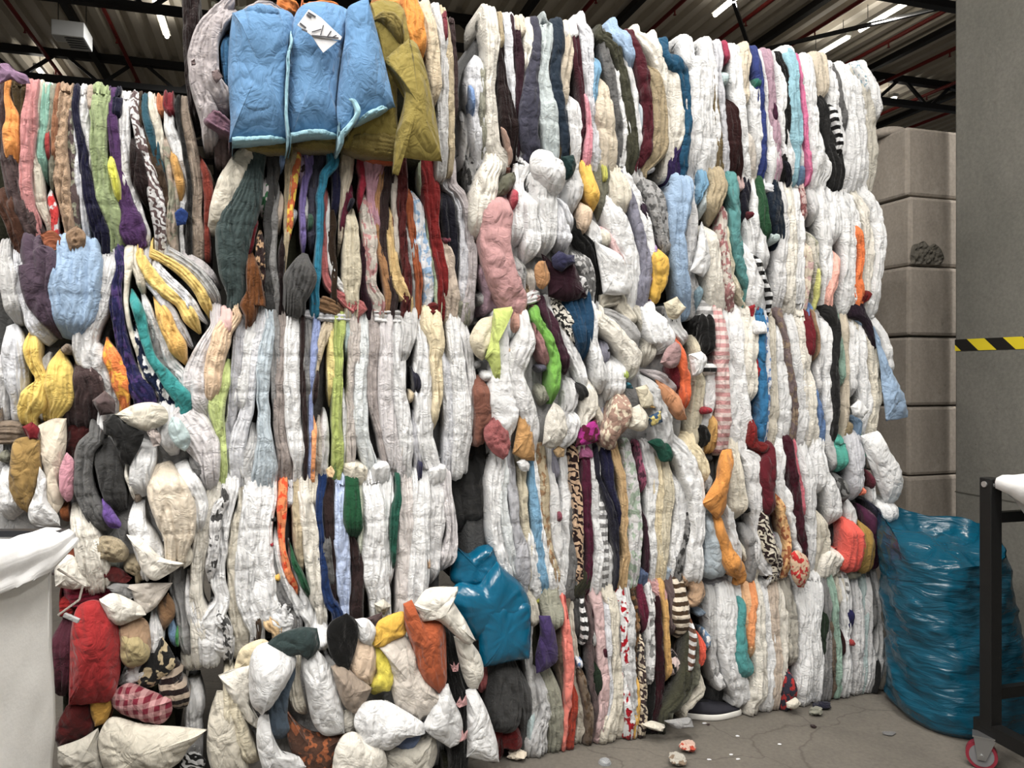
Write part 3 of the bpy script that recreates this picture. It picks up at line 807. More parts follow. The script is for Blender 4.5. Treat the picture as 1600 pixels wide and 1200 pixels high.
BALES.append((700, 0, 4, (735, 40, 1080, 258), 0.02, 'aa9', 'bale of white and dark folded duvets with charcoal padded fold, topmost of middle column', '''
ddd 110,640,40 110,720,50 130,850,60 n-5
dde 220,300,60 190,420,110 180,560,120 190,700,90 220,850,120 250,980,90 l3
79c 160,480,20 170,600,22 190,700,18 n3
998 235,320,30 225,500,40 230,700,40 250,900,40
eed 285,190,100 290,280,90 280,400,70 275,560,70 280,720,80 300,900,100 390,1000,110 l2 n1
211 350,200,30 345,300,30 350,500,60 370,640,90 390,780,110 410,900,70 430,970,30
ba8 355,190,25 355,320,25
dde 400,160,80 390,300,60 395,450,60 415,600,55 430,740,45 450,850,50 480,960,70 l2
b98 350,740,10 385,840,20 425,950,25 n2
312 450,190,60 460,330,65 465,480,55 455,620,50 455,740,20
dcb 475,140,50 490,220,40 n1
eed 525,150,50 520,260,60 510,360,50 495,480,25
445 575,170,50 570,300,55 540,450,70 530,560,100 520,700,120 520,830,110 545,930,90 n1 l1
cdd 635,150,80 625,280,70 600,430,70 610,560,90 630,700,130 650,830,110 665,940,100 l3
542 660,280,40 640,400,40 645,520,40 690,640,30 715,780,45 740,930,80
234 715,170,70 710,280,70 685,420,60 690,540,60 720,660,60 745,800,60 755,910,50 n1 l1
dcb 770,260,80 745,420,80 740,560,60 755,680,60 l2
eee 800,560,60 800,700,80 810,830,90 810,950,80 l3
eee 790,180,90 800,240,60 n1
412 825,240,40 830,380,45 850,540,40 865,700,45 870,830,60 860,890,20
dde 850,130,100 890,220,90 885,380,80 890,520,70 900,660,70 930,800,60 920,960,120 l3
e9a 880,520,25 890,640,25 905,780,25 905,920,40 n2
7ac 955,310,60 950,430,50 935,540,40 940,700,30 n1
dcb 990,440,40 980,560,80 990,700,110 1005,840,110 1020,950,110 l3
666 1000,280,40 1015,420,60 1040,560,60 1065,700,50 1085,850,50 1080,980,60
eee 1040,340,50 1075,470,45 1100,620,45 1125,780,50 1130,920,50 1110,1020,60
443 980,180,50 1050,260,80 1090,380,50 1125,520,50 1150,660,55 1170,820,60 1180,960,70 n1
eee 1110,300,40 1150,430,40 1185,600,40 1200,760,40 1215,900,40
9bd 1080,130,70 1100,200,100 1150,300,60 1185,440,45 n1
bcd 1205,560,50 1230,720,60 1235,860,50 l2
512 1180,200,60 1205,320,65 1240,480,65 1260,640,55 1270,800,50 1260,930,60 1220,1030,40 n1 l1
a97 1260,360,50 1300,480,80 1325,640,100 1325,800,110 1310,930,130 1240,1040,80 l2
eed 1230,170,60 1300,260,110 1340,380,80 1370,520,70 1390,700,40 1395,900,50 l2
eed 1330,210,50 1370,320,50 1410,450,80 1440,600,100 1450,750,110 1440,880,100 1430,960,60 l3
157 1390,320,50 1440,380,80 1490,450,60 1505,600,45 1515,780,45 1505,960,50 n1 l1
325 1490,800,20 1475,900,60 1440,1000,90
ddd 1330,1010,80 1260,1040,60 n1
'''))
BALES.append((720, 230, 4.571, (748, 258, 1052, 482), 0.02, 'bba', 'bale of white pillows with a pink bolster curving down its left side', '''
999~f.333 110,180,90 100,300,60 110,420,40 n-4
b9a 150,760,70 190,880,90 240,1020,100 n-2
ccc 150,1020,80 200,1080,90 260,1110,80 n-2
@665 270,270 300,200 380,180 390,240 330,330 260,350 n1
743 340,150,60 390,150,40 n-1
eed 260,110,120 210,200,130 180,320,150 150,450,130 140,560,120 170,650,80 n2 l2 =pillow
c99 370,330,60 300,430,170 270,560,180 260,700,180 290,850,180 350,990,180 420,1120,170 n4 l1 =bolster
b45 415,260,25 410,340,35 400,440,25 n3
eee 470,120,110 430,230,70 430,380,90 420,520,100 415,640,110 400,720,70 n1 l2
eee 520,280,80 510,400,80 520,520,80 530,640,100 510,760,100 490,830,60 n4 l3
dde 710,330,60 720,440,60 740,560,90 760,690,100 770,760,80 n4 l3
eee 600,240,140 620,360,130 630,460,110 640,560,100 640,680,100 630,760,70 n5 l4
@eee 520,60 570,15 640,30 660,65 720,90 745,180 735,280 690,330 640,320 560,230 520,160 n6 t7
888~f.ddd 720,400,40 750,500,50 780,600,40 810,690,40 n2
dde 740,330,50 770,440,40 810,560,40 830,610,20 n3
bbb~u 420,760,80 430,850,90 n1
654~f.ba8 450,940,80 470,1030,70
dcc 520,830,60 520,930,70 520,1040,60 l2
@312 590,770 640,860 720,870 800,810 840,900 900,1060 760,1095 640,1060 625,900 n3 t4 =dress
@b85 530,870 560,820 600,820 630,900 630,960 590,1010 550,990 n6 =cushion
@335 655,790 700,745 740,770 800,775 805,830 760,850 720,885 670,860 n7 =cloth_bundle
@133 720,70 800,60 820,130 790,210 745,235 735,160 n2 =cloth_bundle
eee~u 830,150,70 830,260,110 810,380,100 820,500,60
111 860,400,20 860,520,50 860,620,80 920,720,90 960,830,60 990,900,30
ecb 900,360,60 905,480,80 900,580,70 915,640,50 n2 l2
777~f.bbb 840,700,60 870,800,110 920,900,90 950,1000,60 n1
ddd~f.555 870,900,40 900,1000,60 n3
eb3 935,160,60 950,260,75 975,360,70 995,450,40 n2 l1
776 1030,160,110 1030,280,80 1030,400,60 1025,520,40 l2
bb4 1072,170,25 1068,240,20 n2
eee 970,480,60 960,600,80 980,680,90 1010,760,110 l2
ddc 1130,170,100 1150,260,130 1170,380,120 1190,500,70 l3
eee 1060,300,40 1080,420,100 1130,560,140 1180,700,140 1230,830,110 1250,960,90 l3
ddc 1040,560,50 1060,640,60 1090,720,50 n2
dbb 1050,540,40 1110,680,40 1170,800,50 1220,890,40 n3
@eee 960,680 1040,720 1120,770 1180,860 1220,960 1200,1040 1100,1050 1020,1040 1000,900 n3
889 1190,220,25 1240,360,45 1280,520,50 1320,700,60 1345,860,65 1330,1000,70 n1 l1
eee 1190,170,60 1260,300,50 1310,450,60 1350,620,60 1375,800,50 1370,960,50 1350,1040,40
323 1300,340,25 1350,480,30 1370,600,20
aaa~f.666 1300,220,80 1380,310,110 1430,450,110 1460,580,90 1480,700,70 1500,820,40 l2
b9c~f.535 1400,600,30 1405,760,40 1400,900,50 1390,1030,40
eb2 1420,680,30 1440,800,90 1450,920,90 1420,1030,60 n2 l1 =cushion
eee~f.a88 480,1100,50 550,1060,80 620,1040,60 n3
ddc 1030,1100,90 1130,1080,80 1210,1060,60 n1
'''))
BALES.append((730, 450, 4.2105, (755, 482, 1092, 706), 0.04, 'bbb', 'bale of jumbled pillows and cloths with a bright green fluffy strip', '''
@ddb 20,330 80,220 160,190 180,230 160,400 100,470 50,430 n1
999 70,470,60 80,540,50 n-3
854 100,570,80 110,700,100 120,850,90 100,980,60 n0 l1 =velvet_cushion
@b66~u 120,920 180,850 230,900 270,960 270,1070 230,1120 170,1080 120,1000 n3 =fluffy_cushion
eee 140,540,70 170,620,60 n2
eee 225,210,40 250,340,70 240,480,80 230,600,120 240,720,150 260,850,150 270,980,60 n3 l1 =pillow
dee 290,180,90 290,280,70 310,370,50
db9 280,380,30 290,450,20
@cd6 180,150 290,135 300,155 215,200 205,320 215,470 215,590 190,600 150,480 125,460 160,330 n4 t3 =polo_shirt
c98 375,160,80 350,230,70 335,320,40 n1
@c95 355,750 400,800 420,950 440,1040 440,1130 370,1120 300,1080 320,980 340,850 n2
ddd 400,220,60 400,330,110 360,450,120 340,580,90 370,700,110 420,830,100 450,960,80 460,1040,50 n3 l3
eee 440,130,60 480,170,70 520,260,60 550,340,60 560,420,40
8d3~u 480,180,40 520,260,50 570,360,55 600,460,55 600,560,60 595,660,60 600,770,40 n4
b88 470,250,30 500,370,50 540,480,60 560,560,30 n2
556 500,500,50 530,560,30 n2
aa9 490,620,70 510,720,70 520,790,40
423 530,110,60 580,230,60 620,360,60 660,480,60 700,570,50 n3 l1
333 740,610,40 790,700,50 800,760,25 n2
eee 560,110,60 630,240,70 680,380,70 740,500,70 770,600,60 810,720,60 n1
eed~z.222 620,120,80 680,230,90 720,330,60 760,430,50 n2
146 760,100,170 770,200,150 780,300,110 790,420,60 800,490,30 n2 l4
ddd 660,560,60 690,640,90 680,760,90 650,850,60 l3
eee 690,790,80 720,880,80 680,1000,90 650,1050,50 n2 l2
@eed~u 520,860 570,760 620,810 645,920 620,1010 560,1050 500,1030 n5 =fleece_cushion
@ca7 565,1070 600,1040 640,1060 635,1110 590,1110 n4 =cloth_bundle
eed 800,560,50 820,680,80 820,800,90 790,880,60 l2
ddc 860,720,50 880,820,50 900,900,30
99a 920,320,60 925,430,60 935,520,40 n-1
222 955,380,18 960,440,12
eee 860,140,60 850,250,70 850,380,60 880,500,70 900,620,80 930,700,60 n3 l2
aaa 900,150,60 1000,200,90 1080,280,110 1110,360,80 1150,430,60 n2 l2
eee 1010,440,110 990,560,120 980,680,110 970,780,50 l3
9a4 1065,520,18 1068,620,18 n3
eed 900,200,90 980,280,100 1040,360,100 1100,440,110 1110,550,70 1080,620,40 n3 l3
99a 930,780,60 935,850,60 n1
243 920,960,70 950,990,70
@613~f.a38 750,920 840,870 860,940 860,1010 760,1030 720,1040 n1 =cloth_bundle
a87~f.dcb 1060,690,80 1040,780,100 1010,880,110 960,980,90 n5 l1 =brocade_cushion
@ddb 1110,660 1180,640 1230,720 1220,780 1150,790 n3
@ddc 1070,810 1130,770 1180,830 1190,900 1140,940 1060,920 n5
eee~u 1190,570,80 1230,680,90 1270,790,90 1310,880,100
378 1110,630,60 1080,655,30 n3
@357~f.cb7 1190,850 1270,810 1285,880 1210,910 n6 =cushion
eb5 1240,770,50 1235,800,40 n3
@d96 1250,610 1320,650 1390,720 1440,860 1380,860 1310,780 1270,700 n3 =cushion
ddc 1060,110,80 1110,200,60 1120,260,50 n1
ccb 1160,80,70 1190,200,70 1220,330,60 1210,450,80 1210,530,80 l3
eee 1230,160,80 1280,280,150 1310,370,120 1270,430,60 n3 l3
bab 1200,540,60 1280,580,60 1350,650,60 1420,730,60 n2
712 1420,430,70 1390,540,70 1420,640,60 1450,740,40 n2 l2
@a88 1320,400 1380,355 1410,400 1390,500 1340,525 1280,490 n6 t3 =cushion
222 1390,200,60 1440,270,40 n-2
@ddb 1300,100 1380,60 1430,130 1380,200 1330,190 n2
eee 1400,260,70 1480,380,60
e62 1430,320,60 1430,420,50 1440,520,50 1460,600,50 1460,700,50 1475,820,70 n4 l1
@eee 1460,440 1540,420 1570,460 1530,560 1480,580 n4
'''))
BALES.append((700, 670, 3.81, (716, 700, 1095, 925), 0.02, 'ccc', 'bale of white quilts with maroon and leopard print folds above the striped knit bale', '''
333 60,240,110 60,450,130 90,640,120 n-12 l1
333 150,240,110 150,450,120 170,620,100 n-10 l1
444 220,210,80 230,400,80 240,560,60 n-8 l1
eee 330,200,100 300,330,100 290,480,80 300,620,80 330,760,80 370,870,70 l2
dee 350,230,60 340,400,60 350,560,60 390,720,60 430,860,60 470,960,40
bbc 390,260,50 400,400,60 410,540,50 440,700,70 460,850,80 470,960,50 n1 l1
@eee 410,200 450,175 485,210 480,250 440,250 n4 =cloth_bundle
ddb 460,260,60 460,400,60 470,560,50 490,720,40 500,850,30
eee 510,560,40 515,720,60 530,850,70 540,960,80 l2
7ac 515,260,30 520,400,40 540,560,50 560,720,50 580,860,60 600,970,50 n1 l2
eee 540,230,40 550,400,40 580,600,50 610,780,60 640,900,80 690,1000,100 n1
cb9~f.a86 580,240,60 590,360,60 590,480,50 605,620,40 625,750,40 660,880,50 n1
eee 630,260,40 640,420,60 650,560,60 660,700,60 690,830,50 l2
99a 655,220,40 670,330,30
845 680,480,20 685,580,18 n1
eee 710,260,50 710,420,60 710,580,70 730,740,50 725,900,60 l2
777 740,380,20 750,560,25 765,720,50 770,860,60 750,980,70
ca8~z.211 775,230,50 775,340,50 785,480,50 790,620,60 800,760,50 800,880,40 n2 l1
513 840,230,50 840,350,60 835,480,50 845,620,50 855,760,40 n1
332 850,820,50 840,920,70 810,980,90 n2
b69 830,140,100 860,160,60 860,200,40 n2
eee 890,240,70 885,400,60 890,560,60 910,720,80 900,880,90 l3
eee~s.888 920,340,40 935,500,60 935,640,50 945,780,60 950,900,60 l2
223 915,260,20 945,360,25 985,480,40 1010,600,40 1025,720,30 1030,780,15 n2
224 965,140,60 970,250,60 995,370,45 1025,480,40 1035,570,25 1025,680,15 n2
eee 960,640,40 990,760,60 1000,900,60
dbd 1010,500,14 1015,590,14 n3
ca7 1010,120,60 1030,220,50 1050,340,40 1065,480,45 1060,620,40 1075,760,40 1060,880,60 n1 l2
ddd~f.aba 1090,140,60 1100,280,70 1110,440,80 1120,600,80 1120,760,80 1120,900,70 l3
a57~f.534 1170,120,20 1180,260,25 1195,400,20 n1
423 1195,480,18 1200,640,18 1205,780,20
eee 1220,180,60 1230,320,60 1225,480,50 1225,640,50 1240,780,50 1245,870,40 n1 l2
edb 1260,230,50 1265,380,60 1260,520,50 1260,660,50 1280,800,50 l2
ddb 1310,230,60 1320,380,80 1310,520,70 1300,660,70 1300,800,60 l3
eee 1370,240,60 1390,380,60 1390,520,60 1380,660,70 1370,780,70 l3
ddd 1420,340,40 1430,500,40 1420,660,50
888~f.333 1450,420,20 1455,560,40 1440,680,40 1410,780,50 n1
@154 1190,80 1240,60 1300,80 1340,150 1330,190 1270,190 1240,130 n4 =ruffled_cloth
568 1200,840,60 1190,870,50
abc 1340,820,60 1345,860,50
edb 1470,110,80 1530,190,70 1550,290,45 1550,360,25 n3
eee 1350,50,80 1420,150,100 1470,300,100 1500,450,80 1500,600,70 1490,740,80 1490,860,90 n4 l2 =pillow
cb9~f.322 770,150,60 800,200,50
eee 930,160,50 1000,100,60
'''))
BALES.append((700, 880, 3.75, (775, 925, 1105, 1165), 0.02, '665', 'bale of striped, leopard and pink knits at floor level with charcoal roll hanging out', '''
d77 260,600,70 240,700,100 250,800,80 n-2 l2 =plush
555 440,640,70 460,800,80 470,930,60 n-1
3a3 440,960,30 450,1000,20 n-3
611 220,850,60 270,960,100 300,1050,80 n-2
611 330,1060,90 410,1050,110 470,1030,60 n0
444 370,570,150 350,720,180 345,850,180 340,980,150 330,1050,70 n3 l2 =charcoal_roll
ccc 480,350,60 480,500,50 490,650,40 520,800,40 510,950,40
bdd 530,860,30 500,1000,25 n1
cc4 560,220,40 560,270,30
ddc~u 500,220,80 520,300,60 510,420,60 n1
ddd~u 545,660,60 570,780,60 580,900,70 550,1000,90 540,1080,130 n1
998 630,220,110 640,330,110 630,440,60 n2 l2
998 610,650,90 620,780,90 640,900,110 650,1020,100 l3
@436 540,320 600,320 630,420 640,560 590,610 525,640 520,540 545,420 n4 t3 =jumper
765 710,240,60 690,350,50 680,500,50 680,650,40 700,800,30 710,930,30
f87 705,350,30 715,450,45 725,560,50 725,700,45 720,830,35 710,920,20 n2 l1
a22 710,340,30 715,390,25 n2
a31 760,700,20 755,830,40 745,930,50 730,1030,70 n1
ddc 745,220,60 740,340,35 755,480,35 765,640,40 785,800,50 800,950,50 790,1040,40
444 790,230,60 780,350,40 790,480,50
765~f.543 790,600,50 810,740,40 840,880,50 850,1000,40
68b~f.dde 790,560,40 795,650,30 n1
eee~s.222 820,270,25 820,400,30 825,520,25 n1
655 840,250,40 855,400,30 855,560,30 860,720,30 880,860,30
aaa~f.333 870,380,25 880,540,25
412 850,200,60 880,290,40 900,400,30
232 890,560,40 890,700,50 895,840,40
dbb 880,180,80 900,270,60 905,400,50 915,540,60 930,700,55 925,850,50 915,960,50 n2 l1
412 930,480,25 940,600,15
988 930,1000,40 925,1060,40
dde 945,300,40 955,450,35 960,600,30 965,760,30 960,900,30 n1
ddc 965,190,90 990,280,70 995,420,50 1000,560,50 1005,700,60 1000,850,70 960,980,100 n2 l2
ddc 1020,600,30 1030,750,30 1030,960,50
888 1030,280,25 1025,420,25 1035,600,20 1045,780,20
eee~f.a12 1040,200,60 1055,300,50 1050,420,35 1055,560,35 1065,700,35 1075,850,45 1095,960,60 n2
eee~u 1080,230,40 1085,350,50 1085,480,55 1090,620,50 1100,760,45 1115,880,40 n1
432~f.864 1120,180,60 1125,320,30 1115,480,30 1120,620,25 1130,800,20
eb4 1130,640,15 1130,780,20 1130,920,25 n1
864 1130,330,30 1135,440,25
433~z.dcb 1155,400,30 1155,560,30 1160,700,35 1165,850,40 n1
613 1165,180,40 1180,270,70 1190,360,60 1185,450,30 n2
ddd~f.888 1210,260,40 1210,400,40 1205,550,45 1200,680,45 1205,770,30 n1
111 1215,600,20 1195,820,50 1200,870,50
ccc 1220,170,70 1255,260,40 1275,400,20
301 1245,280,35 1250,420,45 1255,560,50 1255,700,50 1250,830,50 1240,910,40 n1
c99 1210,130,90 1280,200,60 1285,300,30
da5 1285,160,50 1300,250,35 1300,350,30 1300,480,35 1310,600,35 1315,740,30 n2
655 1330,130,70 1345,250,50 1345,380,60 1345,470,40 l2
edc~s.432 1385,190,70 1385,290,90 1390,400,80 1400,470,60 n2 l1
ecc~f.222 1370,540,60 1350,620,50 1340,700,30
864 1420,470,30 1400,600,40 1380,720,30
b97 1420,130,60 1480,120,80 1500,190,60 1460,250,60 1430,200,50 n3 l1
443 1450,320,30 1440,450,50 1430,600,60 1400,730,70 1340,850,60 1290,900,40 n2
776 1490,400,40 1480,560,40 1460,690,50 1390,810,60 1320,880,50 n2 !
eee~s.643 1465,320,12 1460,560,18 1440,700,18 n5
e53 1515,430,30 1515,540,30 1500,660,25 n3
789 1490,280,60 1515,330,40
ddc 1520,650,30 1490,770,50 1400,860,60 n1 !
@ddc 1150,950 1200,930 1270,950 1260,985 1180,970 n5 t3 =cloth_bundle
@999 1280,930 1420,910 1430,950 1340,970 n8 t3 =grey_rag
'''))
BALES.append((1050, 0, 2.909, (1082, 84, 1372, 280), 0.02, 'ccc', 'bale of white duvets with black checked trim and hot pink edge, topmost near concrete blocks', '''
ddd 75,340,50 90,480,50 105,640,50 110,780,40
eee 90,260,60 130,300,90 140,400,100 140,520,90 150,640,80 170,780,90 l3
eee 185,240,50 190,340,50 190,470,50 205,640,50 220,760,40
764 215,250,18 212,340,25 210,480,35 220,620,40 245,760,45 255,810,40
ccd 235,240,35 230,340,30 245,480,30 260,620,35 270,740,30
bdd 258,300,25 258,390,25 n1
311 275,420,40 285,520,50 300,660,60 320,780,50
a35 275,240,25 280,275,20
eee 310,270,50 310,400,50 330,560,45 345,700,40 365,800,45 l2
dcb 355,235,60 345,330,40 345,440,45 340,500,30 n1
dcc 350,560,30 370,680,40 395,800,45
eee 385,330,50 385,470,50 400,620,45 420,760,40 l2
348 405,260,35 410,350,30 418,450,30 435,580,20 440,720,25
276 408,330,25 412,400,22 n1
b9a 465,260,40 470,360,30 475,480,30 490,620,30 510,760,35
413 478,430,15 488,540,20 490,590,15
eee 445,310,40 450,420,45 460,560,45 475,700,60 490,790,60 l2
eee 510,280,40 510,420,40 515,560,40 540,680,50 565,780,50 l2
111 520,265,25 535,340,28 540,440,30 540,540,25 535,660,15
112 540,700,12 555,760,14 575,800,14 n1
eee 555,240,70 560,300,50
9cd 570,330,40 565,420,50 575,520,50 580,620,45 590,690,25 n1
68a 600,730,30 615,800,35
eee 600,300,30 605,450,30 610,600,35 620,740,40
e7a 602,290,14 615,380,16 620,480,18 630,600,18 645,720,18 655,780,16 n2
eee 640,270,50 640,400,50 650,540,50 665,660,60 690,760,100 680,810,90 l4
dcb 700,265,70 700,330,50 705,400,40 690,470,25 n1
222 685,385,25 700,480,35 720,600,40 750,700,60 770,780,60
eee 745,300,40 750,440,45 770,560,40 785,660,40 800,740,45
111~s.eee 748,440,18 764,540,18 780,620,18 790,720,18 n3 l1 =checked_trim
666 772,300,15 785,400,18 800,500,22 820,620,22
eee 800,300,40 810,430,50 825,560,50 835,660,50 830,780,60 l2
eee 840,320,40 860,450,45 875,580,45 880,700,50 880,790,60 l2
ccb 860,310,40 890,400,40 910,520,45 920,640,45 925,740,40
eee 895,300,50 930,400,50 950,500,40 962,560,35
9bc~d.eee 880,290,25 905,360,20 925,440,18 n1
'''))
BALES.append((1040, 260, 4.444, (1062, 284, 1382, 480), 0.02, 'ccc', 'bale of white bedding with light blue pillow at its left end and teal fold', '''
9bd 150,130,140 120,250,150 100,400,110 110,560,90 125,720,90 150,860,100 190,990,70 n2 l2 =pillow
7ac 300,110,60 270,170,40 255,280,25 n1
ddd 225,180,25 205,310,60 200,440,80 190,600,80 190,750,70 230,900,80 250,990,60 l2
9bc 250,790,60 270,900,40 290,990,30
eed 300,390,80 330,520,110 340,660,110 350,800,130 390,950,140 l3 n1
@eee 260,400 220,620 185,720 270,760 310,690 300,560 n4 t4
cdd 310,190,60 290,290,60 300,350,50 n1
ba8 390,140,110 360,230,100 360,320,60 370,400,30 n1 l2
dcc~f.a77 430,220,50 420,360,50 410,500,60 430,640,60 450,780,70 480,920,60
ddb 450,330,50 450,480,50 480,640,40 490,760,40 550,880,70 610,980,60
599 500,130,80 505,240,70 505,380,60 515,520,60 545,660,50 575,780,40 595,850,20 n2 l1
caa 555,120,50 545,180,30
112 600,120,60 580,220,60 565,330,50 550,420,30
eee 600,240,50 590,360,50 600,480,60 620,600,60 650,700,90 l2
612 618,290,20 625,360,15 n2
eee 660,130,70 655,260,70 660,400,80 680,520,80 710,640,70 750,730,50 l2
eee 560,480,60 570,620,80 620,700,110 650,800,130 650,900,120 690,970,110 n1 l2
111~s.eee 640,570,20 680,660,22 720,780,20 760,880,20 785,970,18 n4 l1 =checked_trim
253 705,210,40 705,320,50 725,440,50 740,540,30
123 775,210,90 780,320,110 790,420,90 805,540,50 805,630,20 n-1 l1
bcc 785,440,50 790,540,50 n1
dde 720,130,70 790,150,60 840,150,50 n1
ddd 835,150,60 845,300,60 845,450,60 830,600,60 820,740,70 820,880,70 l2
eed 890,160,60 890,320,70 890,480,80 890,640,80 880,780,80 900,920,100 l3
eee 950,150,60 950,320,60 955,480,60 955,640,60 950,800,70 960,940,80 l2
caa~f.855 993,200,30 998,330,30 1000,420,20
dcb~f.caa 1000,480,40 1010,620,50 1020,760,40 1015,860,30
ccb~f.998 1045,430,50 1055,560,60 1070,700,60 1080,840,60
dd7 1085,630,20 1090,770,18 n1
ddd 1040,170,60 1060,300,50 1070,400,40
eee 1110,220,70 1130,360,80 1140,500,80 1145,640,80 1150,780,80 1150,900,70 l2
eee 1190,200,60 1200,320,70 1200,460,70 1210,560,60 l2
fba 1240,560,20 1235,660,40 1220,770,50 1190,880,40 n2
eee 1230,220,60 1270,340,80 1280,480,90 1290,620,80 1280,760,90 1290,920,110 l3
eee 1290,180,60 1330,300,60 1340,440,60 1350,600,50 1350,780,50 1340,900,50 l2
e72 1355,360,30 1375,460,40 1390,560,30 1380,700,25 1375,820,50 1395,920,60 n2
eed 1330,160,60 1390,280,60 1420,400,60 1430,560,60 1430,700,60 1420,800,60 l2
eee 1420,150,80 1470,280,80 1500,420,70 1510,560,70 1500,700,70 1490,800,60 l2
711 1430,840,60 1425,900,60 1410,940,30 n3
eee 1460,900,50 1440,970,80
b23 640,940,60 670,980,60 n3
a77~f.dcc 490,760,60 480,880,60 500,960,50 n1
'''))
BALES.append((1050, 460, 4.2105, (1096, 488, 1385, 694), 0.02, 'ccc', 'bale of white quilts with striped scarf and light blue cloth hanging off its right end', '''
ddb 200,260,70 190,400,60 190,560,80 180,720,80 170,860,80 l2
ddd 140,960,60 170,1000,60
ddd~s.999 265,110,90 255,190,90 l1
eee 265,420,80 265,570,70 260,720,70 235,830,60 215,910,60 240,990,70 l1
111 265,200,80 262,310,70 265,420,70 n2 l1 =scarf
eee~s.222 270,430,80 265,490,80 265,550,80 n2 l1 =scarf
a23 255,735,75 255,800,70 n3 l1 =scarf
111 220,850,50 250,940,60 n2 l1 =scarf
da5 320,120,40 320,260,30 325,420,22 325,560,20
da5 305,780,40 300,900,60 295,970,80 n2
ecc~s.c99 345,240,70 350,380,80 355,540,70 360,700,70 365,850,80 375,990,80 n2 l1
eee 370,160,80 380,300,60 400,440,50 410,600,60 420,760,80 430,900,90 470,1000,120 l2
eee 450,150,100 450,300,90 460,460,80 470,620,80 490,760,80 510,900,80 l3
eed 530,150,80 530,300,90 530,460,90 540,620,60 540,740,50 l3
a12 588,350,20 585,480,28 580,600,20
811 565,790,35 568,880,40 575,970,60 640,1020,90 n3 l1
27a 620,140,50 620,220,45 615,360,45 620,480,40 625,620,45 625,760,45 n2 l1
eee 618,235,60 618,270,60 n5
dde~f.68b 655,170,30 645,350,30 650,520,30 650,700,35 640,860,40 n1
ddc 685,150,50 680,300,50 680,460,50 685,640,50 690,800,60 680,940,60 l2
eee 730,160,60 740,320,90 750,480,100 760,640,100 760,800,90 760,950,90 l3
766~f.876 755,130,50 775,240,35 795,400,30 815,540,30 835,680,35 845,760,30 n2
eee 810,160,60 820,300,70 840,440,80 860,600,80 880,740,90 850,900,130 l3
eed 880,150,80 890,300,80 890,460,70 910,620,80 920,760,80 940,920,100 l3
712 940,160,50 942,280,45 945,400,35 945,460,15 n2
68b 950,120,60 970,180,30 965,300,14 n1
68b 970,560,25 980,700,30 1010,820,50 1020,960,60 n1
ddd 985,250,40 1000,400,40 990,560,30 1000,700,40
a86 990,200,12 1003,300,12 1000,440,12 n2
eee 1050,150,80 1050,300,90 1050,460,80 1055,620,80 1060,760,80 1070,870,60 l3
222 1090,120,80 1115,220,45 1105,360,35 1105,500,35 1110,650,30 1115,800,25 n2 l1
8a9 1140,260,30 1140,400,35 1150,540,30 1150,640,20 n1
dcb 1170,150,60 1165,300,50 1165,460,40 1160,620,40 1170,780,50 1170,880,40
eee 1210,260,50 1210,420,60 1210,580,60 1220,700,60 l2
@eee 1180,740 1230,695 1280,760 1250,810 1200,800 n4 =cloth_bundle
986 1215,820,50 1200,870,50 n1
8ac 1275,800,30 1270,850,30
eee 1260,200,60 1265,340,70 1275,500,60 1290,660,60 1300,800,70 1280,880,60 l3
ddc 1230,170,50 1320,300,60 1340,440,60 1360,600,60 1360,740,60 1350,850,60 l2
9bd 1240,120,60 1330,220,45 1370,340,50 n2
@9bd 1340,240 1400,410 1480,560 1555,770 1530,805 1420,820 1400,640 1380,460 n4 t3 a70 =cloth
212 1270,105,110 1320,170,50 1360,280,30 1390,390,25 n4
eee 1360,160,60 1420,280,50 1450,420,50 1480,560,30
'''))
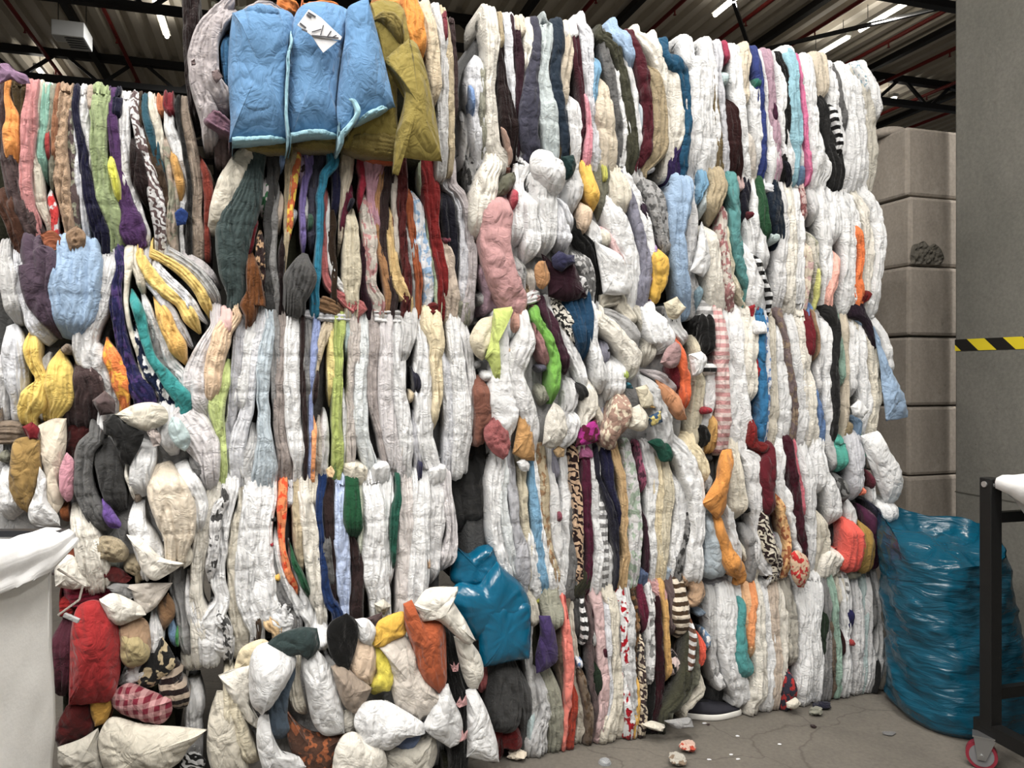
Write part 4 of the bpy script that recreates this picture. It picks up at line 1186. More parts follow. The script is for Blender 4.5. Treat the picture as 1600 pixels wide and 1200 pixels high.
BALES.append((1050, 660, 4.2105, (1100, 690, 1388, 900), 0.03, 'ccc', 'bale of white linen with an orange shirt hanging out and a maroon fold', '''
bcd 250,560,70 270,680,100 295,800,120 310,950,140 n1 l1 =pillow
ccc 290,330,40 250,420,50 230,500,40 n-2
444 270,240,50 290,280,40 n-4
ddc 440,230,80 430,340,110 440,450,110 450,560,110 470,660,70 l4
eee 390,480,50 395,620,50 410,760,70 440,860,60 l2
ddd 500,200,60 560,260,110 570,380,100 565,500,80 580,640,70 590,780,60 600,900,80 680,1000,100 l3 n1
222 515,540,20 515,620,40
999 530,680,90 545,780,80 550,850,60 l1
ddc 480,780,60 520,880,60 560,960,60 l2
e92 350,600,70 345,720,60 390,850,70 440,960,110 500,1030,60 n4 l1 =shirt_sleeve
@f92 340,200 400,190 410,240 385,340 370,480 350,590 310,630 240,560 210,530 260,450 310,360 320,270 n5 t4 a60 =shirt
612 680,200,60 650,320,90 650,450,80 660,580,70 670,670,40 n3 l1
711 580,150,50 640,170,60 690,210,50 n3 l1
322~z.ddc 610,500,40 620,620,60 640,760,80 680,880,100 720,930,70 n2 l1
b9b 685,720,30 690,800,25 n1
eee 740,230,90 720,360,70 730,500,60 740,640,50 750,780,60 760,880,60 l3
eb7~f.a64 735,470,30 755,580,40 775,700,40 795,820,35 n2
eee 770,380,40 790,540,50 830,700,60 870,850,60 930,960,60 n1
412~f.301 815,200,60 825,330,50 845,480,45 860,620,40 885,760,40 905,850,25 n2 l1
c67 845,270,25 870,400,25 885,560,25 905,680,15 n2
@db9~f.b33 800,870 840,850 900,900 910,1000 880,1085 840,1080 800,1000 n5 t4 =printed_bag
eee 890,220,70 910,360,80 920,500,80 930,640,70 930,780,60 950,900,60 l3
eee 990,200,90 1000,350,90 990,500,70 l2
ddc 980,560,40 1000,700,80 1010,820,90 1000,910,80 l2
eee 1030,280,60 1060,420,80 1090,560,80 1090,700,70 l3
eed 1120,840,130 1080,940,140 n2 l3
bbb 1080,140,90 1090,240,60 1120,340,50 l3
777~f.333 1140,340,50 1160,470,50 1170,560,40 
4a9 1150,150,50 1155,260,50 1165,340,25 n2
ccd 1230,140,110 1230,260,100 1240,400,80 1250,530,60 l4 n1
297 1300,190,40 1305,260,30 n2
f86 1290,420,25 1295,500,20 n1
ddd 1180,480,60 1200,640,60 1180,760,40
e54 1220,640,70 1220,740,100 1230,840,120 1220,920,100 n3 l2
524 1300,550,50 1340,660,70 1370,780,60 1390,880,40 n2 l1
a83 1290,650,30 1310,760,70 1310,860,90 1320,930,80 n3 l2
623 1335,310,15 1350,400,20 1370,460,15 n3
223 1350,520,20 1390,640,40 1410,720,40 n2
@eee 1270,100 1370,70 1420,180 1480,270 1515,360 1510,440 1470,520 1420,520 1370,400 1310,240 n3 t6
eee 1440,500,110 1450,620,110 1460,690,90 n3 l2
eee 1320,320,30 1340,480,30 1360,600,20 n1
'''))
BALES.append((1050, 870, 3.637, (1112, 905, 1390, 1103), 0.02, 'bbb', 'bale of white and grey sheets with teal fold at floor level beside the blue bag', '''
aab~u 220,160,60 300,150,70 380,150,50 l2
ccc 250,230,50 240,360,60 240,500,40 250,620,50 270,740,50 l2 !
68a~f.ddd 230,430,30 228,570,25 n1 !
ddd 270,640,50 290,740,50 320,790,60 !
eee 400,170,70 395,300,60 380,400,40
eee 330,220,90 330,340,110 330,460,110 350,580,110 380,700,110 420,810,80 l3 n1 !
499 425,300,35 410,420,45 410,520,60 430,640,80 445,740,60 n2 l1 !
eb8 455,190,50 455,300,50 455,420,50 465,540,40 485,620,25
e95 495,250,30 475,360,30 465,470,30 475,590,30 n1
eed 500,160,60 520,260,60 510,380,60 510,520,70 520,660,70 510,790,90 490,850,60 l2 n1
eee 545,190,50 560,320,40 570,460,50 570,600,60 560,740,80 560,840,80 l3
cba 600,170,60 595,300,50 600,450,50 610,600,50 610,730,50 610,820,50 l2
eed 650,170,50 640,320,60 645,460,50 640,600,50 640,740,60 l2
ccb~u 690,200,60 700,330,50 705,460,50 710,590,40 720,660,30
334~f.a33 685,620,15 690,700,50 695,770,80 n2
eee 760,250,60 770,380,70 770,520,70 770,660,80 770,790,90 l4
eee 830,150,110 820,280,90 815,400,80 830,520,70 840,660,70 850,790,60 l4 n1
ddd 870,150,50 890,190,40 n1
232 890,260,30 885,400,35 880,540,30 880,640,25
888 895,130,60 905,240,40 905,400,30 900,560,40 905,700,50 910,780,50
765 925,320,30 925,460,35 930,590,30 955,700,20
dee 935,200,30 945,320,25 955,440,20
9ba 935,120,30 960,440,25 970,560,25 975,680,25 985,750,25 n1
ddc 985,130,60 985,250,50 980,330,30
eee 1010,200,50 1010,340,40 1010,480,40 1020,620,50 1010,730,60
311 997,400,12 997,560,20 1000,620,14
225 1045,270,35 1042,370,30 1040,460,25
a33 1045,470,25 1048,530,20 n1
888~s.eee 1042,130,15 1042,250,15 n1
ddd 1070,180,40 1080,320,50 1075,460,60 1075,600,60 1080,710,60 l3
887 1070,90,90 1080,150,60 n1
acc 1120,120,40 1125,260,40 1120,400,40 1115,560,50 1110,710,60 l2
ddd 1150,120,30 1145,300,35 1150,460,35 1150,620,40 1150,710,40 l2
777 1160,180,25 1165,330,25 1160,460,30
ccc 1185,150,40 1190,300,35 1195,440,35 1190,580,40 1180,700,50 l3
ddd 1215,440,25 1225,560,40 1215,690,50
bba 1240,600,50 1245,690,60
222 1210,560,12 1200,650,15 n2
@ddc 650,830 700,800 730,830 700,865 655,855 n5 =cloth_bundle
765 490,820,50 500,860,50
'''))
# ------------------------------------------------------------------ bales
def parse(line):
    tk = line.split(); code = tk[0]; blob = code.startswith('@'); code = code.lstrip('@')
    pts = []; o = {}
    for t in tk[1:]:
        if t[0].isdigit() or (t[0] == '-' and ',' in t): pts.append([float(v) for v in t.split(',')])
        elif t[0] == '=': o['name'] = t[1:]
        elif t == '!': o['stay'] = 1
        elif t[0] in 'nlta': o[t[0]] = float(t[1:])
    return blob, code, pts, o

def build_bale(bi, ox, oy, s, bounds, n0, core, label, text):
    x0, y0, x1, y1 = bounds
    c = plane_pt([[x0, y0], [x1, y0], [x0, y1], [x1, y1]], n0)
    a0, a1 = (c[0, 0]+c[2, 0])/2, (c[1, 0]+c[3, 0])/2
    xm = (x0+x1)/2
    m = plane_pt([[xm, y0], [xm, y1]], n0)
    ztop, zbot = m[0, 1], max(.0, m[1, 1])
    base = world(np.array([[(a0+a1)/2, zbot]]), np.array([n0-.35]))[0]
    root = thing('textile_bale', tuple(base), label, 'bale', 'stacked bales of used textiles')
    rs = np.random.RandomState(100+bi)
    H = ztop-zbot
    straps = [zbot+H*f+rs.uniform(-.02, .02) for f in (.27, .5, .74)]
    # the body of the bale behind its face: folds pressed side by side
    na, nz = int((a1-a0)/.011), 30
    aa = np.linspace(a0+.06, a1-.06, na); zz = np.linspace(zbot+.02, ztop-.07, nz)
    ph = np.cumsum(rs.uniform(.5, 1.6, na))
    rid = .012*np.abs(np.sin(ph*1.3))
    AA, ZZ = np.meshgrid(aa, zz)
    nn = n0-(.05 if bi in (2, 8, 10, 11) else .085)+rid[None, :]+.01*vn(AA*8, ZZ*6, bi, bi)-.045*np.abs((ZZ-(zbot+ztop)/2)/(H/2))**4
    back = np.full_like(nn, n0-.78)
    top = .012*np.abs(np.sin(ph*1.3))
    G = np.stack([AA, ZZ+np.where(ZZ > ztop-.08, top[None, :], 0)], -1).reshape(-1, 2)
    vf = world(G, nn.ravel()); vb = world(G, back.ravel())
    vs = np.vstack([vf, vb]); o = na*nz; fs = []
    for j in range(nz-1):
        for i in range(na-1):
            k = j*na+i
            fs.append((k, k+1, k+na+1, k+na)); fs.append((o+k, o+k+na, o+k+na+1, o+k+1))
    for i in range(na-1):
        for k in (i, (nz-1)*na+i): fs.append((k, k+1, o+k+1, o+k))
    for j in range(nz-1):
        for k in (j*na, j*na+na-1): fs.append((k, k+na, o+k+na, o+k))
    mesh_obj('packed_layers', vs, fs, cloth('aaa' if bi in (2, 8, 10, 11) else '555' if core > '888' else '332'), root)  # core colour carries painted shade for the gaps, lighter in the pillow bales
    for i, ln in enumerate(text.strip().splitlines()):
        blob, code, pts, op = parse(ln)
        P = [[p[0]/s+ox, p[1]/s+oy]+([p[2]/s] if len(p) > 2 else []) for p in pts]
        seed = bi*97+i*13+5
        fur = '~u' in code
        dn = op.get('n', 0)*.01 + (0 if blob else ((seed*7919) % 100/100-.5)*.016)
        if blob:
            v, f = blob_mesh([p[:2] for p in P], n0+dn, op.get('t', 0)*.01, seed, op.get('a', 90), fur=fur, wr=.4 if 'blanket' in op.get('name', '') else 1.0, grow=1.10 if bi == 8 else 1.06)
            name = op.get('name', 'pillow')
        else:
            wmax = max(p[2] for p in P)
            dn += .007 if colour_word(code) not in ('white', 'light grey', 'cream') else -.003
            if wmax < 15: dn += .012*min(1, (15-wmax)/6)
            lay = int(op['l']) if op.get('l') == 1 else int(max(round(op.get('l', 1)*1.5), round(wmax/6.5), 1))
            lay = min(lay, 7)
            v, f = strip_mesh(P, n0+dn, lay, seed, zbot, ztop, straps, fur=fur, wf=1.22 if bi in (1, 2, 3, 10, 11) else 1.1, taper=.3 if op.get('name') in ('pillow', 'bolster', 'cushion', 'fleece') else .4 if wmax > 26 else .8, reach='name' not in op and 'stay' not in op and op.get('n', 0) < 3)
            name = op.get('name', 'folded_textile')
        ob = mesh_obj(name, v, f, cloth(code, blob or op.get('l') == 1), root)
        cw = colour_word(code)
        if cw not in ('white', 'light grey'):
            ob['label'] = cw + ' ' + name.replace('_', ' ')
    return root

bale_roots = [build_bale(i, *b[:3], *b[3:]) for i, b in enumerate(BALES)]

# paper label pinned to the blue fleece bale
def card(name, px, n0, mat, parent, th=.003, fat=1.0):
    C = np.array(px, float)
    if fat > 1:
        m_ = C.mean(0); d_ = C[1]-C[0]; d_ /= np.linalg.norm(d_); q_ = np.array([-d_[1], d_[0]]); C = np.array([m_+d_*((c-m_)@d_)+q_*((c-m_)@q_)*fat for c in C])
    v = world(plane_pt(C, n0), np.full(len(C), n0)); w = v-th*N
    k = len(C)
    fs = [tuple(range(k)), tuple(range(2*k-1, k-1, -1))]+[(i, (i+1) % k, k+(i+1) % k, k+i) for i in range(k)]
    return mesh_obj(name, np.vstack([v, w]), fs, mat, parent, smooth=False)
paper = plain('label_paper', 'cfcfd2', .6, .3, noise=.05, scale=30, bump=.3, bscale=25)
ink = plain('label_ink', '3c3c42', .7)
K = lambda *p: [(x/3.333+280, y/3.333) for x, y in p]
nl = BALES[4][4]+.165
lab = card('paper_label', K((675, 48), (740, 92), (800, 150), (848, 192), (840, 208), (770, 200), (690, 185), (615, 130)), nl, paper, bale_roots[4])
lab['label'] = 'white paper label on blue fleece'
low = card('paper_label', K((690, 185), (770, 198), (825, 214), (750, 274), (720, 232)), nl-.004, paper, bale_roots[4])
low['label'] = 'lower sheet of white paper label'
for p in ([(672, 62), (712, 86), (709, 90), (669, 66)], [(665, 72), (690, 88), (687, 92), (662, 76)], [(630, 118), (662, 144), (659, 148), (627, 122)],
          [(640, 150), (668, 162), (665, 166), (637, 154)]):
    card('printed_line', K(*p), nl+.004, ink, lab, .001, 1.7)
for p in ([(690, 165), (740, 150), (741, 153), (691, 168)], [(735, 182), (750, 130), (753, 131), (738, 183)], [(770, 190), (790, 160), (793, 162), (773, 192)],
          [(690, 182), (830, 196), (830, 200), (690, 186)], [(795, 195), (818, 182), (820, 185), (797, 198)]):
    card('printed_line', K(*p), nl+.004, ink, lab, .001, 1.7)

# ------------------------------------------------------------------ blue plastic
def plastic(name, hexc, rough, sc=(5, 5, 22), st=.5):
    m, nt, b = new_mat(name, rough, .55)
    L = nt.links.new
    b.inputs['Base Color'].default_value = lin(hexc)
    b.inputs['Coat Weight'].default_value = .25; b.inputs['Coat Roughness'].default_value = .12
    tc = nd(nt, 'ShaderNodeTexCoord'); mp = nd(nt, 'ShaderNodeMapping'); mp.inputs['Scale'].default_value = sc
    L(tc.outputs['Object'], mp.inputs['Vector'])
    n = nd(nt, 'ShaderNodeTexNoise'); n.inputs['Scale'].default_value = 1; n.inputs['Detail'].default_value = 4; n.inputs['Distortion'].default_value = 1.4
    L(mp.outputs[0], n.inputs['Vector'])
    bp = nd(nt, 'ShaderNodeBump'); bp.inputs['Strength'].default_value = st; bp.inputs['Distance'].default_value = .03
    L(n.outputs['Fac'], bp.inputs['Height']); L(bp.outputs[0], b.inputs['Normal'])
    return m
blue = plastic('blue_plastic', '05526f', .25, (6, 6, 5), .32)
blue2 = plastic('blue_plastic_bag', '04465c', .25)

B = lambda *p: [(x/5.456+690, y/5.456+840) for x, y in p]
pr = thing('plastic_sheet', tuple(world(plane_pt([[768, 1035]], .05), np.array([.05]))[0]),
           'blue plastic sheet hanging crumpled between the pillow bale and the striped knit bale', 'plastic sheet')
for nm, pts, n0, t, sd in (
        ('crumpled_end', B((125, 80), (240, 150), (330, 90), (430, 70), (480, 200), (470, 300), (400, 360), (330, 400), (200, 420), (100, 370), (100, 250)), -.02, .06, 3),
        ('draped_sheet', B((80, 530), (130, 440), (200, 400), (330, 420), (400, 330), (480, 230), (560, 310), (680, 420), (740, 540), (755, 650), (720, 740), (500, 800), (330, 880), (230, 810), (150, 660)), .06, .06, 8),
        ('hanging_flap', B((325, 545), (420, 560), (560, 570), (690, 560), (752, 600), (757, 700), (755, 860), (745, 1020), (720, 1032), (600, 1050), (450, 1078), (355, 1095), (345, 1080), (335, 900), (325, 700)), .10, .035, 12)):
    v, f = blob_mesh(pts, n0, t, sd, 60, wr=.8, flat=6)
    mesh_obj(nm, v, f, blue, pr)

# filled bag standing by the wall
def blue_bag():
    d = 3.58; lev = [(0.0, 1414, 1583), (.03, 1402, 1590), (.1, 1398, 1592), (.28, 1399, 1582), (.51, 1390, 1565), (.68, 1388, 1556), (.8, 1384, 1550), (.87, 1386, 1545)]
    zl = np.array([l[0] for l in lev]); cx = np.array([(l[1]+l[2])/2 for l in lev]); hw = np.array([(l[2]-l[1])/2 for l in lev])
    ctr = at(1485, 580, d); ctr.z = 0
    root = thing('filled_bag', tuple(ctr), 'tall blue plastic bag filled and standing on the floor beside the concrete wall', 'bag')
    K = 110; R = 74
    th = np.arange(K)/K*2*math.pi                      # 0 = right, -90 deg = front
    V = []
    def at_z(z, k, zz):
        X = (np.interp(z, zl, cx)-CX)/F*d; r = np.interp(z, zl, hw)/F*d*k
        ca, sa = np.cos(th), np.sin(th)
        e = (np.abs(ca)**2.6+np.abs(sa)**2.6)**(-1/2.6)
        x = ca*e*r; y = sa*e*r*1.0
        wob = .012*vn(th*1.6, zz*3.2, 1.0, 4)+.014*vn(np.cos(th)*2+th*0, np.sin(th)*2, zz*12+1.5*np.sin(2*th), 5)+.007*vn(np.cos(th)*5, np.sin(th)*5, zz*34+2*np.sin(th+1), 6)+.004*vn(np.cos(th)*9, np.sin(th)*9, zz*60, 8)
        wob = wob*np.clip(zz/.05, .25, 1)
        return np.stack([X+x*(1+wob/np.maximum(r, .05)), d+y*(1+wob/np.maximum(r, .05)), zz*np.ones(K)], 1)
    for z in np.linspace(0, 1, R):
        rim = .85 + .09*np.sin(th) + .035*np.cos(2*th+.6) + .02*vn(np.cos(th)*3, np.sin(th)*3, 0, 9)
        zz = z*rim
        V.append(at_z(np.minimum(zz, .87), 1.0 if z < .97 else .985, zz))
    rimz = V[-1][:, 2].copy()
    body = np.vstack(V); fs = []
    for i in range(R-1):
        for j in range(K): fs.append((i*K+j, i*K+(j+1) % K, (i+1)*K+(j+1) % K, (i+1)*K+j))
    fs.append(tuple(range(K))[::-1])
    mesh_obj('bag_body', body, fs, blue2, root)
    T = []
    for k, dz in ((.985, -.002), (.95, -.03), (.88, -.075), (.74, -.085), (.56, -.075), (.36, -.06), (.16, -.05)):
        p = V[-1].copy(); c = p.mean(0)
        p = c+(p-c)*k; p[:, 2] = c[2]*(1-k)+rimz*k+dz
        p[:, 2] += .05*vn(p[:, 0]*9, p[:, 1]*9, 2, 3)*(1-k)**.5+.015*vn(p[:, 0]*24, p[:, 1]*24, 2, 7)*(1 if k < .9 else 0)
        T.append(p)
    fs = []
    for i in range(len(T)-1):
        for j in range(K): fs.append((i*K+j, i*K+(j+1) % K, (i+1)*K+(j+1) % K, (i+1)*K+j))
    fs.append(tuple((len(T)-1)*K+j for j in range(K)))
    mesh_obj('crumpled_opening', np.vstack(T), fs, blue2, root)
blue_bag()

# ------------------------------------------------------------------ trolleys
black = plain('black_metal', '0f0f0f', .5, .4, noise=.3, scale=14)
white_liner = plain('liner_white', 'e2e2e2', .9, .15, noise=.04, scale=20, bump=.12, bscale=60); grey_liner = plain('liner_cloth', 'd6d5d2', .9, .1, noise=.05, scale=30, bump=.12, bscale=120)
steel = plain('caster_steel', 'a8a9aa', .35, .5, .9)
redw = plain('caster_tread', '7a2230', .5); greyw = plain('caster_hub', '6a6a6c', .5)
zinc = plain('bolt_zinc', 'c8c8c8', .35, .5, .8)

def sheet_mesh(grid, th, nrm):
    g = np.array(grid, float); r, c = g.shape[:2]
    v = np.vstack([g.reshape(-1, 3), (g-th*np.asarray(nrm)).reshape(-1, 3)]); o = r*c; fs = []
    for i in range(r-1):
        for j in range(c-1):
            k = i*c+j
            fs.append((k, k+1, k+c+1, k+c)); fs.append((o+k, o+k+c, o+k+c+1, o+k+1))
    for i in range(r-1):
        for k in (i*c, i*c+c-1): fs.append((k, k+c, o+k+c, o+k))
    for j in range(c-1):
        for k in (j, (r-1)*c+j): fs.append((k, k+1, o+k+1, o+k))
    return v, fs

def caster(root, p, ax, label=None):
    """wheel standing on the floor at p, rolling axle along ax"""
    ax = Vector(ax); p = Vector(p)
    f = ax.cross(Vector((0, 0, 1))).normalized()
    c = p+Vector((0, 0, .056))
    bm = bmesh.new(); bar(bm, c-ax*.016, c+ax*.016, .056, 28)
    w = bm_obj('caster_wheel', bm, redw, root, False)
    w['label'] = 'dark red caster wheel'
    bm = bmesh.new(); bar(bm, c-ax*.018, c+ax*.018, .044, 24); bm_obj('wheel_hub', bm, greyw, w)
    w.children[0]['_x'] = 1; del w.children[0]['_x']
    bm = bmesh.new()
    for s in (-1, 1):
        q = c+ax*.024*s
        vs = [bm.verts.new(q+f*a+Vector((0, 0, z))+ax*t) for t in (-.002, .002) for a, z in ((-.014, -.016), (.014, -.016), (.05, .075), (-.028, .075))]
        bm.faces.new(vs[:4]); bm.faces.new(vs[4:][::-1])
        for i in range(4): bm.faces.new((vs[i], vs[(i+1) % 4], vs[4+(i+1) % 4], vs[4+i]))
    box(bm, c+Vector((0, 0, .077))+f*.01, f, ax, (0, 0, 1), .042, .03, .003)
    bar(bm, c-ax*.032, c+ax*.032, .008, 10)
    bm_obj('caster_fork', bm, steel, root)
Zv = Vector((0, 0, 1))

def right_trolley():
    P = Vector((1.932, 3.10, 0)); e1 = Vector((.25, -.968, 0)).normalized(); e2 = Vector((.968, .25, 0)).normalized()
    L1, L2, top = .95, .62, 1.17
    root = thing('liner_trolley', tuple(P), 'black metal trolley with white liner at the right edge before the blue bag', 'trolley')
    post = lambda t, s, w=.055: ('post', P+e1*t+e2*s, w)
    for i, (t, s, w) in enumerate(((0, 0, .056), (.185, .02, .05), (L1, 0, .056), (0, L2, .056), (L1, L2, .056))):
        q = P+e1*t+e2*s
        bm = bmesh.new(); box(bm, q+Zv*((top if i != 1 else top-.05)/2+.08), e1, e2, Zv, w/2, w/2, (top if i != 1 else top-.05)/2-.08, .004)
        o = bm_obj('post', bm, black, root)
        if i == 0:
            vb = Vector((-.53, -.85, 0)).normalized()
            bm = bmesh.new(); c = q+Zv*(top-.025)-e2*(.029)-e1*.0; bar(bm, c-e1*0+vb*.0, c-e2*.006, .012, 16); bar(bm, q+Zv*(top-.025)+e1*.028-e2*.005, q+Zv*(top-.025)+e1*.034-e2*.005, .012, 16)
            bm_obj('bolt_head', bm, zinc, o)
    for nm, a, b, w, h in (('top_rail', (0, 0, top-.02), (L1, 0, top-.02), .03, .035), ('top_rail', (0, 0, top-.02), (0, L2, top-.02), .03, .035),
                           ('top_rail', (0, L2, top-.02), (L1, L2, top-.02), .03, .035), ('top_rail', (L1, 0, top-.02), (L1, L2, top-.02), .03, .035),
                           ('cross_rail', (0, 0, 1.01), (0, L2, 1.01), .03, .042), ('cross_rail', (0, 0, .30), (0, L2, .30), .03, .045),
                           ('base_rail', (-.06, 0, .155), (L1+.04, 0, .155), .05, .055), ('base_rail', (-.03, L2, .155), (L1+.04, L2, .155), .05, .055),
                           ('base_rail', (L1, 0, .155), (L1, L2, .155), .05, .055)):
        bm = bmesh.new(); g = lambda p: P+e1*p[0]+e2*p[1]+Zv*p[2]
        sqbar(bm, g(a), g(b), w, h); bm_obj(nm, bm, black, root)
    for t, s in ((-.03, 0), (L1, 0), (0, L2), (L1, L2)):
        caster(root, P+e1*t+e2*s+(Vector((-.03, -.03, 0)) if t < 0 else Vector((0, 0, 0))), e2 if t > 0 else Vector((.5, .86, 0)).normalized())
    # liner: over the rails, tapering down inside
    k = 64; rows = []
    loop = []
    for i in range(k):
        u = i/k*4
        if u < 1: p, o_ = e1*(.045+u*(L1-.09)), -e2
        elif u < 2: p, o_ = e1*L1+e2*(.045+(u-1)*(L2-.09)), e1
        elif u < 3: p, o_ = e1*(L1-.045-(u-2)*(L1-.09))+e2*L2, e2
        else: p, o_ = e2*(L2-.045-(u-3)*(L2-.09)), -e1
        loop.append((P+p, o_, min(u % 1, 1-u % 1)))
    c = P+e1*L1/2+e2*L2/2
    for z, off in ((-.035, .024), (-.01, .026), (.006, .020), (.010, -.005), (-.004, -.03), (-.05, -.045)):
        ring = []
        for i, (q, o_, e) in enumerate(loop):
            r = q+o_*off; dz = 0
            if off > 0 and z < 0: dz = -.30*min(e, .25)*(1 if z < -.02 else .1)
            ring.append((r.x, r.y, top+z+dz+.006*math.sin(i*1.3)*(1 if z < -.02 else .3)))
        rows.append(ring)
    for z, sc in ((-.25, .70), (-.42, .45), (-.52, .22), (-.54, .05)):
        rows.append([((c+(q-c)*sc).x, (c+(q-c)*sc).y, top+z) for q, o_, e in loop])
    v = np.array(rows).reshape(-1, 3); fs = []
    for i in range(len(rows)-1):
        for j in range(k): fs.append((i*k+j, i*k+(j+1) % k, (i+1)*k+(j+1) % k, (i+1)*k+j))
    fs.append(tuple((len(rows)-1)*k+j for j in range(k)))
    o = mesh_obj('fabric_liner', v, fs, white_liner, root)
    md = o.modifiers.new('thick', 'SOLIDIFY'); md.thickness = .003
right_trolley()

def left_trolley():
    X0, Y0, top = -1.165, 2.0, 1.187                     # far right corner of the rim
    W, D = .75, .78
    root = thing('liner_trolley', (X0-W/2, Y0-D/2, 0), 'white cloth sided trolley with black rim at the left edge', 'trolley')
    bm = bmesh.new()
    for a, b in (((X0, Y0), (X0-W, Y0)), ((X0-W, Y0), (X0-W, Y0-D)), ((X0, Y0-D), (X0-W, Y0-D))):
        sqbar(bm, (*a, top-.008), (*b, top-.008), .03, .016)
    bm_obj('rim_bar', bm, plain('rim_black', '26272b', .4), root)
    for i, (x, y) in enumerate(((X0-.06, Y0-.05), (X0-W+.04, Y0-.05), (X0-.06, Y0-D+.05), (X0-W+.04, Y0-D+.05))):
        bm = bmesh.new(); box(bm, (x, y, top/2+.05), (1, 0, 0), (0, 1, 0), Zv, .015, .015, top/2-.07); bm_obj('post', bm, black, root)
        caster(root, (x, y, 0), (1, 0, 0))
    bm = bmesh.new(); box(bm, (X0-W/2, Y0-D/2, .14), (1, 0, 0), (0, 1, 0), Zv, W/2-.04, D/2-.03, .015); bm_obj('base_tray', bm, black, root)
    # side and end cloths
    nx, nz = 40, 50
    def wall(f, nrm, nm):
        g = np.zeros((nz, nx, 3))
        for i in range(nz):
            for j in range(nx): g[i, j] = f(j/(nx-1), i/(nz-1))
        v, fs = sheet_mesh(g, .004, nrm); mesh_obj(nm, v, fs, grey_liner, root)
    def side(u, w):
        y = Y0-u*D; z = .16+(top-.18)*w
        dx = .012*float(vn(u*3+w*1.2, w*2.2-u, 1, 3))+.008*float(vn(u*7-w*3, w*3+u*4, 2, 4))+.004*float(vn(u*18, w*14, 2, 9))
        return (X0-.03+dx*(1-w**6), y-.0, z)
    wall(side, (1, 0, 0), 'side_cloth')
    wall(lambda u, w: (X0-.03-u*(W-.06), Y0-.02+.01*float(vn(u*4, w*3, 1, 5)), .16+(top-.18)*w), (0, 1, 0), 'end_cloth')
    wall(lambda u, w: (X0-W+.02+.01*float(vn(u*4, w*3, 1, 6)), Y0-u*D, .16+(top-.18)*w), (-1, 0, 0), 'side_cloth')
    wall(lambda u, w: (X0-.03-u*(W-.06), Y0-D+.02+.01*float(vn(u*4, w*3, 1, 7)), .16+(top-.18)*w), (0, -1, 0), 'end_cloth')
    # liner turned over the long rim, with its corner sticking out
    prof = [(-.16, -.34), (-.10, -.16), (-.06, -.03), (-.035, .0), (-.005, -.002), (.02, -.012), (.03, -.035), (.028, -.06), (.03, -.085), (.024, -.098)]
    prof2 = []
    for i in range(len(prof)-1):
        for t in np.arange(4)/4: prof2.append((prof[i][0]*(1-t)+prof[i+1][0]*t, prof[i][1]*(1-t)+prof[i+1][1]*t))
    prof2.append(prof[-1])
    g = np.zeros((len(prof2), 44, 3))
    for i, (dx, dz) in enumerate(prof2):
        for j in range(44):
            u = j/43; y = Y0+.012-u*(D-.0)
            k = max(0, 1-u/.10)
            rip = .009*float(vn(u*5+i*.05, dz*28, 1, 11))+.006*float(vn(u*13, dz*40+u*8, 2, 12))
            out = max(0, (i-12)/len(prof2))
            g[i, j] = (X0-.02+dx+rip*out*2+k*.035*out, y, top+.008+dz*(1-.55*k if dz < -.01 and i > 14 else 1)+rip*.4)
    v, fs = sheet_mesh(g, .004, (0, 0, 1))
    mesh_obj('turned_over_liner', v, fs, white_liner, root)
    bm = bmesh.new()
    pts = [Vector((X0-.03, Y0+.02, 1.08)), Vector((X0+.02, Y0+.05, 1.03)), Vector((X0+.01, Y0+.05, .99)), Vector((X0-.035, Y0+.03, .955))]
    for a, b in zip(pts, pts[1:]): bar(bm, a, b, .003, 8)
    bm_obj('strap_loop', bm, cloth('dcc'), root)
    bm = bmesh.new(); box(bm, (X0-.005, Y0+.04, .945), (.9, 0, -.4), (0, 1, 0), (.4, 0, .9), .022, .005, .006, .002); bm_obj('strap_clip', bm, cloth('ddd'), root)
left_trolley()

# ------------------------------------------------------------------ sneaker and litter
def floor_pt(px, py):
    d = CAMZ*F/(py-HY); return Vector(((px-CX)/F*d, d, 0))

